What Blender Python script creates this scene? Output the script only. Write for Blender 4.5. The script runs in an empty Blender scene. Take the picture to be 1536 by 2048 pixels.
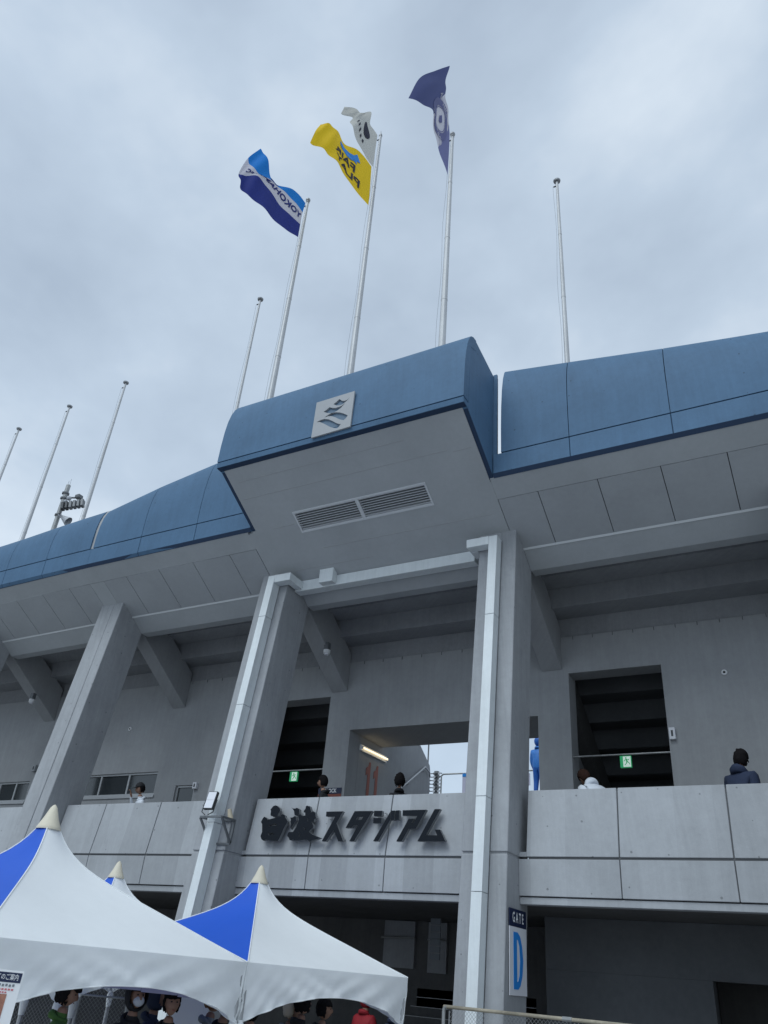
import bpy, bmesh, math, random
from mathutils import Vector, Matrix
random.seed(11)
R = math.radians
EY = 2.1          # eye height; facade frame: x along the facade, y into the stadium, h = height above the eye
S = bpy.context.scene
COL = S.collection
# ---------------- camera, sky, sun, exposure ----------------
cd = bpy.data.cameras.new('camera'); cam = bpy.data.objects.new('camera', cd); COL.objects.link(cam)
cd.sensor_fit = 'VERTICAL'; cd.sensor_height = 36; cd.lens = 1570 / 2048 * 36; cd.clip_end = 3000; cd.clip_start = .05
ax = Vector((.8770593, .4743876, .0756536)); ay = Vector((.1871657, -.4824951, .8556678)); az = Vector((.4424207, -.7363117, -.5119659))
m = Matrix((ax, ay, az)).transposed().to_4x4(); m.translation = (0, 0, EY); cam.matrix_world = m
S.camera = cam
S.render.resolution_x = 768; S.render.resolution_y = 1024
S.view_settings.view_transform = 'Standard'; S.view_settings.look = 'None'; S.view_settings.exposure = 0.08; S.view_settings.gamma = 1
w = bpy.data.worlds.new('World'); S.world = w; w.use_nodes = True
nt = w.node_tree; N = nt.nodes; L = nt.links; N.clear()
def nd(tree, t, **k):
    n = tree.nodes.new(t)
    for a, b in k.items(): setattr(n, a, b)
    return n
wo = nd(nt, 'ShaderNodeOutputWorld'); add = nd(nt, 'ShaderNodeAddShader')
sky = nd(nt, 'ShaderNodeTexSky', sky_type='NISHITA'); sky.sun_disc = False; sky.sun_elevation = R(58); sky.sun_rotation = R(175)
b1 = nd(nt, 'ShaderNodeBackground'); b1.inputs[1].default_value = .03; L.new(sky.outputs[0], b1.inputs[0])
tc = nd(nt, 'ShaderNodeTexCoord')
mp = nd(nt, 'ShaderNodeMapping'); mp.inputs['Scale'].default_value = (1, 1, 1.35); mp.inputs['Location'].default_value = (4.2, 3.3, 1.1)
L.new(tc.outputs['Generated'], mp.inputs[0])
n1 = nd(nt, 'ShaderNodeTexNoise'); n1.inputs['Scale'].default_value = 1.35; n1.inputs['Detail'].default_value = 6; n1.inputs['Roughness'].default_value = .54; n1.inputs['Distortion'].default_value = .35
n2 = nd(nt, 'ShaderNodeTexNoise'); n2.inputs['Scale'].default_value = 4.2; n2.inputs['Detail'].default_value = 5; n2.inputs['Roughness'].default_value = .5
L.new(mp.outputs[0], n1.inputs[0]); L.new(mp.outputs[0], n2.inputs[0])
mx = nd(nt, 'ShaderNodeMath', operation='MULTIPLY_ADD'); mx.inputs[1].default_value = .30; L.new(n2.outputs[0], mx.inputs[0])
ms = nd(nt, 'ShaderNodeMath', operation='MULTIPLY'); ms.inputs[1].default_value = .70; L.new(n1.outputs[0], ms.inputs[0]); L.new(ms.outputs[0], mx.inputs[2])
cr = nd(nt, 'ShaderNodeValToRGB'); e_ = cr.color_ramp.elements
e_[0].position = .37; e_[0].color = (.385, .465, .56, 1)
e_[1].position = .70; e_[1].color = (.86, .94, 1.0, 1)
k = e_.new(.53); k.color = (.545, .645, .75, 1)
L.new(mx.outputs[0], cr.inputs[0])
b2 = nd(nt, 'ShaderNodeBackground'); b2.inputs[1].default_value = .86; L.new(cr.outputs[0], b2.inputs[0])
L.new(b1.outputs[0], add.inputs[0]); L.new(b2.outputs[0], add.inputs[1]); L.new(add.outputs[0], wo.inputs[0])
sl = bpy.data.lights.new('sun', 'SUN'); sl.energy = 1.5; sl.angle = R(38); sl.color = (.89, .97, 1.0)
so = bpy.data.objects.new('sun', sl); COL.objects.link(so); so.location = (4, -8, 30)
so.rotation_euler = Vector((-.2, -1.0, 1.15)).to_track_quat('Z', 'Y').to_euler()

# ---------------- materials ----------------
def mat(name, col, rough=.7, metal=0, spec=.4, noise=0, nscale=4, bump=0, streak=0, holes=False, bands=0, emis=None, es=0, transl=0, alpha=None):
    m = bpy.data.materials.new(name); m.use_nodes = True; t = m.node_tree; t.nodes.clear()
    out = nd(t, 'ShaderNodeOutputMaterial'); p = nd(t, 'ShaderNodeBsdfPrincipled'); t.links.new(p.outputs[0], out.inputs[0])
    p.inputs['Roughness'].default_value = rough; p.inputs['Metallic'].default_value = metal; p.inputs['Specular IOR Level'].default_value = spec
    c4 = (*col, 1); p.inputs['Base Color'].default_value = c4
    if emis: p.inputs['Emission Color'].default_value = (*emis, 1); p.inputs['Emission Strength'].default_value = es
    if transl:
        tr = nd(t, 'ShaderNodeBsdfTranslucent'); tr.inputs[0].default_value = c4; mxs = nd(t, 'ShaderNodeMixShader'); mxs.inputs[0].default_value = transl
        t.links.new(p.outputs[0], mxs.inputs[1]); t.links.new(tr.outputs[0], mxs.inputs[2]); t.links.new(mxs.outputs[0], out.inputs[0])
    if not (noise or streak or holes or bands or bump): return m
    g = nd(t, 'ShaderNodeNewGeometry'); cur = None
    def mul(fac_socket, lo, hi, prev):
        mr = nd(t, 'ShaderNodeMapRange'); mr.inputs[1].default_value = .3; mr.inputs[2].default_value = .7; mr.inputs[3].default_value = lo; mr.inputs[4].default_value = hi
        t.links.new(fac_socket, mr.inputs[0])
        if prev is None: return mr.outputs[0]
        q = nd(t, 'ShaderNodeMath', operation='MULTIPLY'); t.links.new(prev, q.inputs[0]); t.links.new(mr.outputs[0], q.inputs[1]); return q.outputs[0]
    def noi(scale, det=5, vec=None, rg=.6):
        n = nd(t, 'ShaderNodeTexNoise'); n.inputs['Scale'].default_value = scale; n.inputs['Detail'].default_value = det; n.inputs['Roughness'].default_value = rg
        t.links.new(vec or g.outputs['Position'], n.inputs[0]); return n
    if noise:
        cur = mul(noi(nscale * .22, 4).outputs[0], 1 - noise, 1 + noise, cur)
        cur = mul(noi(nscale * 2.4, 6, None, .7).outputs[0], 1 - noise * .6, 1 + noise * .6, cur)
        cur = mul(noi(nscale * 16, 4, None, .7).outputs[0], 1 - noise * .35, 1 + noise * .35, cur)
    sep = nd(t, 'ShaderNodeSeparateXYZ'); t.links.new(g.outputs['Position'], sep.inputs[0])
    def M(op, a, b=None, c=None):
        n = nd(t, 'ShaderNodeMath', operation=op)
        for i, v in enumerate((a, b, c)):
            if v is None: continue
            if isinstance(v, (int, float)): n.inputs[i].default_value = v
            else: t.links.new(v, n.inputs[i])
        return n.outputs[0]
    u = M('ADD', sep.outputs[0], sep.outputs[1])
    if streak:
        cb = nd(t, 'ShaderNodeCombineXYZ'); t.links.new(M('MULTIPLY', u, 3.2), cb.inputs[0]); t.links.new(M('MULTIPLY', sep.outputs[2], .22), cb.inputs[2])
        n = noi(2.2, 6, cb.outputs[0], .65); cur = mul(n.outputs[0], 1 - streak, 1 + streak, cur)
        cb2 = nd(t, 'ShaderNodeCombineXYZ'); t.links.new(M('MULTIPLY', u, 14), cb2.inputs[0]); t.links.new(M('MULTIPLY', sep.outputs[2], .7), cb2.inputs[2])
        n = noi(1.5, 4, cb2.outputs[0]); cur = mul(n.outputs[0], 1 - streak * .5, 1 + streak * .5, cur)
    if streak and holes:
        cb3 = nd(t, 'ShaderNodeCombineXYZ'); t.links.new(M('MULTIPLY', u, 1.35), cb3.inputs[0]); t.links.new(M('MULTIPLY', sep.outputs[2], .35), cb3.inputs[2])
        n = noi(3.1, 7, cb3.outputs[0], .72); st_ = nd(t, 'ShaderNodeMapRange'); st_.inputs[1].default_value = .56; st_.inputs[2].default_value = .70; st_.inputs[3].default_value = 1; st_.inputs[4].default_value = 1 - 1.5 * streak
        t.links.new(n.outputs[0], st_.inputs[0]); cur = M('MULTIPLY', cur, st_.outputs[0])
    if bands:
        wn = nd(t, 'ShaderNodeTexWhiteNoise', noise_dimensions='1D'); t.links.new(M('FLOOR', M('MULTIPLY', sep.outputs[0], 1.73)), wn.inputs['W'])
        mr = nd(t, 'ShaderNodeMapRange'); mr.inputs[3].default_value = 1 - bands; mr.inputs[4].default_value = 1 + bands; t.links.new(wn.outputs[0], mr.inputs[0])
        cur = M('MULTIPLY', cur, mr.outputs[0]) if cur else mr.outputs[0]
    hole = None
    if holes:
        cs = (.62, .49)
        fu = M('SUBTRACT', M('FRACT', M('DIVIDE', u, cs[0])), .5); fv = M('SUBTRACT', M('FRACT', M('DIVIDE', M('ADD', sep.outputs[2], .12), cs[1])), .5)
        cbi = nd(t, 'ShaderNodeCombineXYZ'); t.links.new(M('FLOOR', M('DIVIDE', u, cs[0])), cbi.inputs[0]); t.links.new(M('FLOOR', M('DIVIDE', M('ADD', sep.outputs[2], .12), cs[1])), cbi.inputs[1])
        wn = nd(t, 'ShaderNodeTexWhiteNoise', noise_dimensions='3D'); t.links.new(cbi.outputs[0], wn.inputs[0])
        sc = nd(t, 'ShaderNodeSeparateXYZ'); t.links.new(wn.outputs['Color'], sc.inputs[0])
        du = M('MULTIPLY', M('ADD', fu, M('MULTIPLY', M('SUBTRACT', sc.outputs[0], .5), .25)), cs[0]); dv = M('MULTIPLY', M('ADD', fv, M('MULTIPLY', M('SUBTRACT', sc.outputs[1], .5), .25)), cs[1])
        d = M('SQRT', M('ADD', M('MULTIPLY', du, du), M('MULTIPLY', dv, dv)))
        hole = M('MULTIPLY', M('LESS_THAN', d, M('MULTIPLY', sc.outputs[2], .019)), .42)
        inv = M('SUBTRACT', 1, hole); cur = M('MULTIPLY', cur, inv) if cur else inv
    if cur:
        v = nd(t, 'ShaderNodeVectorMath', operation='SCALE'); v.inputs[0].default_value = col; t.links.new(cur, v.inputs['Scale']); t.links.new(v.outputs[0], p.inputs['Base Color'])
    if bump:
        bn = noi(38, 5, None, .7); bp = nd(t, 'ShaderNodeBump'); bp.inputs['Strength'].default_value = bump; bp.inputs['Distance'].default_value = .01
        t.links.new(bn.outputs[0], bp.inputs['Height']); t.links.new(bp.outputs[0], p.inputs['Normal'])
    return m
MT = {}
def defm(k, *a, **kw): MT[k] = mat(k, *a, **kw)
defm('parapet_concrete', (.345, .36, .378), .82, noise=.075, streak=.05, holes=True, bands=.12, bump=.25)
defm('column_concrete', (.32, .332, .348), .8, noise=.09, streak=.08, holes=True, bump=.12)
defm('wall_paint', (.33, .34, .352), .85, noise=.07, streak=.05, bump=.2)
defm('soffit_paint', (.37, .39, .405), .8, noise=.06, bump=.15)
defm('soffit_panel', (.34, .358, .375), .8, noise=.06, bump=.15)
defm('lower_wall_tier_shade', (.10, .106, .114), .9, noise=.12)  # lower wall colour; also stands in for shade on the inner tiers
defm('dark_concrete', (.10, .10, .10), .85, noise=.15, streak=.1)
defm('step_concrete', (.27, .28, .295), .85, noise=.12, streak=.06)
defm('joint', (.10, .104, .11), .9)
defm('seam', (.34, .35, .36), .8)
defm('fascia_blue', (.070, .142, .236), .62, noise=.09, streak=.05, holes=True, bump=.12, spec=.25)
defm('underside_shade', (.018, .04, .085), .7)  # dark blue that holds the fascia's underside shade
defm('fascia_joint', (.025, .06, .115), .7)
defm('pale_cover', (.66, .70, .71), .45, noise=.06, streak=.05, spec=.5)
defm('drip_white', (.6, .62, .63), .5)
defm('pole_paint', (.46, .47, .48), .42, metal=.15, noise=.08, streak=.05)
defm('pole_cap', (.30, .31, .32), .4, metal=.6)
defm('steel', (.42, .43, .44), .35, metal=.8, noise=.08)
defm('galvanised', (.34, .35, .35), .5, metal=.6, noise=.25, nscale=8)
defm('rust', (.30, .27, .21), .7, metal=.2, noise=.3, nscale=10)
defm('dark_metal', (.05, .055, .06), .45, metal=.5)
defm('grey_metal', (.16, .17, .18), .5, metal=.4, noise=.1)
defm('louvre', (.58, .60, .62), .5, metal=.1)
defm('black', (.012, .013, .015), .5)
defm('letter_black', (.009, .012, .017), .7, spec=.12)
defm('letter_side', (.20, .21, .22), .5, metal=.3)
defm('plate_grey', (.33, .345, .36), .55, noise=.04)
defm('emblem_back', (.10, .16, .23), .6)
defm('white', (.78, .79, .8), .5)
defm('sign_grey', (.72, .73, .77), .5)
defm('sign_navy', (.012, .02, .06), .45)
defm('sign_blue', (.02, .24, .68), .45)
defm('sign_red', (.25, .07, .05), .6)
defm('number_paint', (.36, .13, .10), .7, noise=.08)
defm('exit_green', (.02, .32, .12), .4, emis=(.03, .42, .16), es=.3)
defm('exit_white', (.7, .8, .72), .4, emis=(.7, .9, .78), es=.3)
defm('tube_light', (.9, .85, .7), .4, emis=(1, .80, .48), es=1.9)
defm('glass', (.03, .036, .04), .08, spec=.9)
defm('alu', (.42, .43, .44), .4, metal=.5)
defm('tent_white', (.90, .92, .92), .5, noise=.03, nscale=2, transl=.12)
defm('tent_blue', (.018, .115, .63), .5, noise=.03, nscale=2, transl=.2)
defm('tent_cap', (.62, .57, .45), .6, noise=.08)
defm('bounce_paving', (.40, .40, .40), .9, noise=.2, bump=.5)
defm('flag_sky', (.01, .20, .62), .75, transl=.35)
defm('flag_white', (.60, .59, .66), .75, transl=.4)
defm('flag_cream', (.60, .59, .54), .75, transl=.4)
defm('flag_navy', (.020, .035, .22), .75, transl=.3)
defm('flag_slate', (.06, .075, .20), .75, transl=.3)
defm('flag_violet', (.17, .18, .36), .75, transl=.3)
defm('flag_yellow', (.88, .60, .02), .75, transl=.45)
defm('flag_ink', (.03, .03, .05), .8)
defm('skin', (.27, .155, .11), .6, spec=.35)
defm('hair_black', (.010, .009, .010), .9, bump=.8, spec=.1)
defm('hair_brown', (.030, .015, .011), .9, bump=.8, spec=.1)
defm('hair_ginger', (.18, .08, .035), .6, bump=.8)
defm('cloth_navy', (.018, .028, .06), .85, noise=.15)
defm('cloth_black', (.012, .013, .016), .85, noise=.15)
defm('cloth_white', (.62, .66, .72), .7, noise=.04)
defm('cloth_grey', (.20, .22, .24), .85, noise=.1)
defm('cloth_green', (.06, .14, .03), .85, noise=.1)
defm('cloth_red', (.26, .012, .02), .75, noise=.1)
defm('rain_light', (.045, .20, .58), .5, noise=.25, nscale=9)
defm('rain_blue', (.02, .12, .46), .5, noise=.1)
defm('denim', (.03, .04, .07), .9, noise=.1)
defm('shoe', (.02, .02, .02), .6)
defm('mask_white', (.5, .53, .58), .7)
defm('lip', (.25, .09, .08), .6)
defm('horn_white', (.45, .47, .50), .5)
defm('beige', (.55, .48, .36), .5)
defm('paper', (.50, .50, .62), .7)
defm('paper_dim', (.30, .29, .40), .7)
defm('poster_photo', (.35, .16, .11), .6, noise=.5, nscale=12)
defm('poster_red', (.55, .16, .18), .6)
defm('rope', (.34, .36, .38), .8)

# ---------------- mesh helpers ----------------
def tag(o, label=None, cat=None, group=None, kind=None):
    if label: o['label'] = label
    if cat: o['category'] = cat
    if group: o['group'] = group
    if kind: o['kind'] = kind
    return o
def bend(x): return .0021 * min(0., x + 13.5) ** 2
class MB:
    def __init__(s): s.v = []; s.f = []; s.mi = []; s.cm = 0
    def add(s, vs, fs):
        b = len(s.v); s.v += [tuple(v) for v in vs]; s.f += [tuple(b + i for i in f) for f in fs]; s.mi += [s.cm] * len(fs); return s
    def box(s, x0, x1, y0, y1, z0, z1):
        return s.add([(x0,y0,z0),(x1,y0,z0),(x1,y1,z0),(x0,y1,z0),(x0,y0,z1),(x1,y0,z1),(x1,y1,z1),(x0,y1,z1)],
                     [(0,3,2,1),(4,5,6,7),(0,1,5,4),(1,2,6,5),(2,3,7,6),(3,0,4,7)])
    def prism(s, poly, x0, x1, sh=0, p2=None):
        # poly of (y,h), extruded along x, x shifts by sh*h
        n = len(poly); p2 = p2 or poly
        vs = [(x0 + sh * h, y, h) for y, h in poly] + [(x1 + sh * h, y, h) for y, h in p2]
        a = sum(poly[i][0] * poly[(i+1) % n][1] - poly[(i+1) % n][0] * poly[i][1] for i in range(n))
        fs = [(i, i + n, (i+1) % n + n, (i+1) % n) for i in range(n)] + [tuple(range(n)), tuple(range(2*n-1, n-1, -1))]
        if a > 0: fs = [tuple(reversed(f)) for f in fs]
        return s.add(vs, fs)
    def obox(s, c, ux, uy, uz):
        # box centred at c with half-axis vectors
        c, ux, uy, uz = map(Vector, (c, ux, uy, uz)); vs = []
        for k in (-1, 1):
            for a, b in ((-1,-1),(1,-1),(1,1),(-1,1)): vs.append(c + a*ux + b*uy + k*uz)
        return s.add(vs, [(0,3,2,1),(4,5,6,7),(0,1,5,4),(1,2,6,5),(2,3,7,6),(3,0,4,7)])
    def tube(s, p0, p1, r0, r1=None, n=10, caps=True):
        p0, p1 = Vector(p0), Vector(p1); r1 = r0 if r1 is None else r1; d = (p1 - p0).normalized()
        a = d.orthogonal().normalized(); b = d.cross(a); vs = []
        for p, r in ((p0, r0), (p1, r1)):
            for i in range(n):
                t = 2 * math.pi * i / n; vs.append(p + r * (math.cos(t) * a + math.sin(t) * b))
        fs = [(i, (i+1) % n, (i+1) % n + n, i + n) for i in range(n)]
        if caps: fs += [tuple(range(n-1, -1, -1)), tuple(range(n, 2*n))]
        return s.add(vs, fs)
    def path(s, pts, r, n=8):
        for a, b in zip(pts, pts[1:]): s.tube(a, b, r, r, n)
        return s
    def ball(s, c, rx, ry=None, rz=None, nu=14, nv=9, fn=None):
        ry = ry or rx; rz = rz or rx; c = Vector(c); vs = [c + Vector((0, 0, rz))]
        for j in range(1, nv):
            ph = math.pi * j / nv
            for i in range(nu):
                t = 2 * math.pi * i / nu; vs.append(c + Vector((rx * math.sin(ph) * math.cos(t), ry * math.sin(ph) * math.sin(t), rz * math.cos(ph))))
        vs.append(c - Vector((0, 0, rz)))
        if fn: vs = [fn(Vector(v), c) for v in vs]
        fs = [(0, 1 + i, 1 + (i+1) % nu) for i in range(nu)]
        for j in range(nv - 2):
            for i in range(nu):
                a = 1 + j*nu + i; b = 1 + j*nu + (i+1) % nu; fs.append((a, a + nu, b + nu, b))
        e = 1 + (nv-2)*nu; fs += [(e + i, len(vs) - 1, e + (i+1) % nu) for i in range(nu)]
        return s.add(vs, fs)
    def grid(s, rows, close=False):
        n = len(rows[0]); vs = [p for r in rows for p in r]; fs = []
        for j in range(len(rows) - 1):
            for i in range(n - (0 if close else 1)):
                i2 = (i+1) % n; fs.append((j*n+i, j*n+i2, (j+1)*n+i2, (j+1)*n+i))
        return s.add(vs, fs)
    def build(s, name, m, parent=None, smooth=False, bev=0, curve=False, kind=None, mods=None):
        me = bpy.data.meshes.new(name); o = bpy.data.objects.new(name, me); COL.objects.link(o)
        L0 = Vector((0, 0, 0))
        if parent: o.parent = parent; L0 = Vector(parent['_base'])
        elif s.v:
            xs = [v[0] for v in s.v]; ys = [v[1] for v in s.v]; zs = [v[2] for v in s.v]
            L0 = Vector(((min(xs)+max(xs))/2, (min(ys)+max(ys))/2, min(zs) + EY)); o.location = L0
        o['_base'] = tuple(L0)
        vs = [(v[0] - L0.x, v[1] + (bend(v[0]) if curve else 0) - L0.y, v[2] + EY - L0.z) for v in s.v]
        me.from_pydata(vs, [], s.f)
        ms = m if isinstance(m, (list, tuple)) else [m]
        for q in ms: me.materials.append(MT[q])
        if len(ms) > 1: me.polygons.foreach_set('material_index', s.mi)
        if smooth: me.polygons.foreach_set('use_smooth', [True] * len(me.polygons))
        me.update()
        if bev: b = o.modifiers.new('bevel', 'BEVEL'); b.width = bev; b.segments = 1; b.limit_method = 'ANGLE'; b.angle_limit = R(40)
        if kind: o['kind'] = kind
        return o
def thing(name, loc, label, cat, group=None):
    o = bpy.data.objects.new(name, None); COL.objects.link(o); o.location = (loc[0], loc[1], loc[2] + EY); o['_base'] = (loc[0], loc[1], loc[2] + EY)
    o.empty_display_size = .2
    return tag(o, label, cat, group)
def recalc(o):
    bm = bmesh.new(); bm.from_mesh(o.data); bmesh.ops.recalc_face_normals(bm, faces=bm.faces); bm.to_mesh(o.data); bm.free(); return o
def fill2d(outlines, thick):
    """2D outlines (even-odd holes) -> (verts (u,v,w), faces) with w in [0,thick]"""
    cu = bpy.data.curves.new('fill', 'CURVE'); cu.dimensions = '2D'; cu.fill_mode = 'BOTH'; cu.extrude = thick / 2
    for pts in outlines:
        sp = cu.splines.new('POLY'); sp.points.add(len(pts) - 1); sp.use_cyclic_u = True
        for q, p in zip(sp.points, pts): q.co = (p[0], p[1], 0, 1)
    o = bpy.data.objects.new('fill', cu); COL.objects.link(o)
    me = bpy.data.meshes.new_from_object(o.evaluated_get(bpy.context.evaluated_depsgraph_get()))
    vs = [(v.co.x, v.co.y, v.co.z + thick / 2) for v in me.vertices]; fs = [tuple(p.vertices) for p in me.polygons]; ns = [p.normal.z for p in me.polygons]
    bpy.data.objects.remove(o); bpy.data.meshes.remove(me); bpy.data.curves.remove(cu)
    return vs, fs, ns
FONT = None
def text2d(s, size, sx=1.0, bold=0.0, shear=0):
    cu = bpy.data.curves.new('txt', 'FONT'); cu.body = s; cu.size = size; cu.align_x = 'CENTER'; cu.align_y = 'CENTER'; cu.offset = bold; cu.shear = shear; cu.resolution_u = 2
    o = bpy.data.objects.new('txt', cu); COL.objects.link(o)
    me = bpy.data.meshes.new_from_object(o.evaluated_get(bpy.context.evaluated_depsgraph_get()))
    vs = [(v.co.x * sx, v.co.y, 0) for v in me.vertices]; fs = [tuple(p.vertices) for p in me.polygons]
    bpy.data.objects.remove(o); bpy.data.meshes.remove(me); bpy.data.curves.remove(cu)
    return vs, fs
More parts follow.
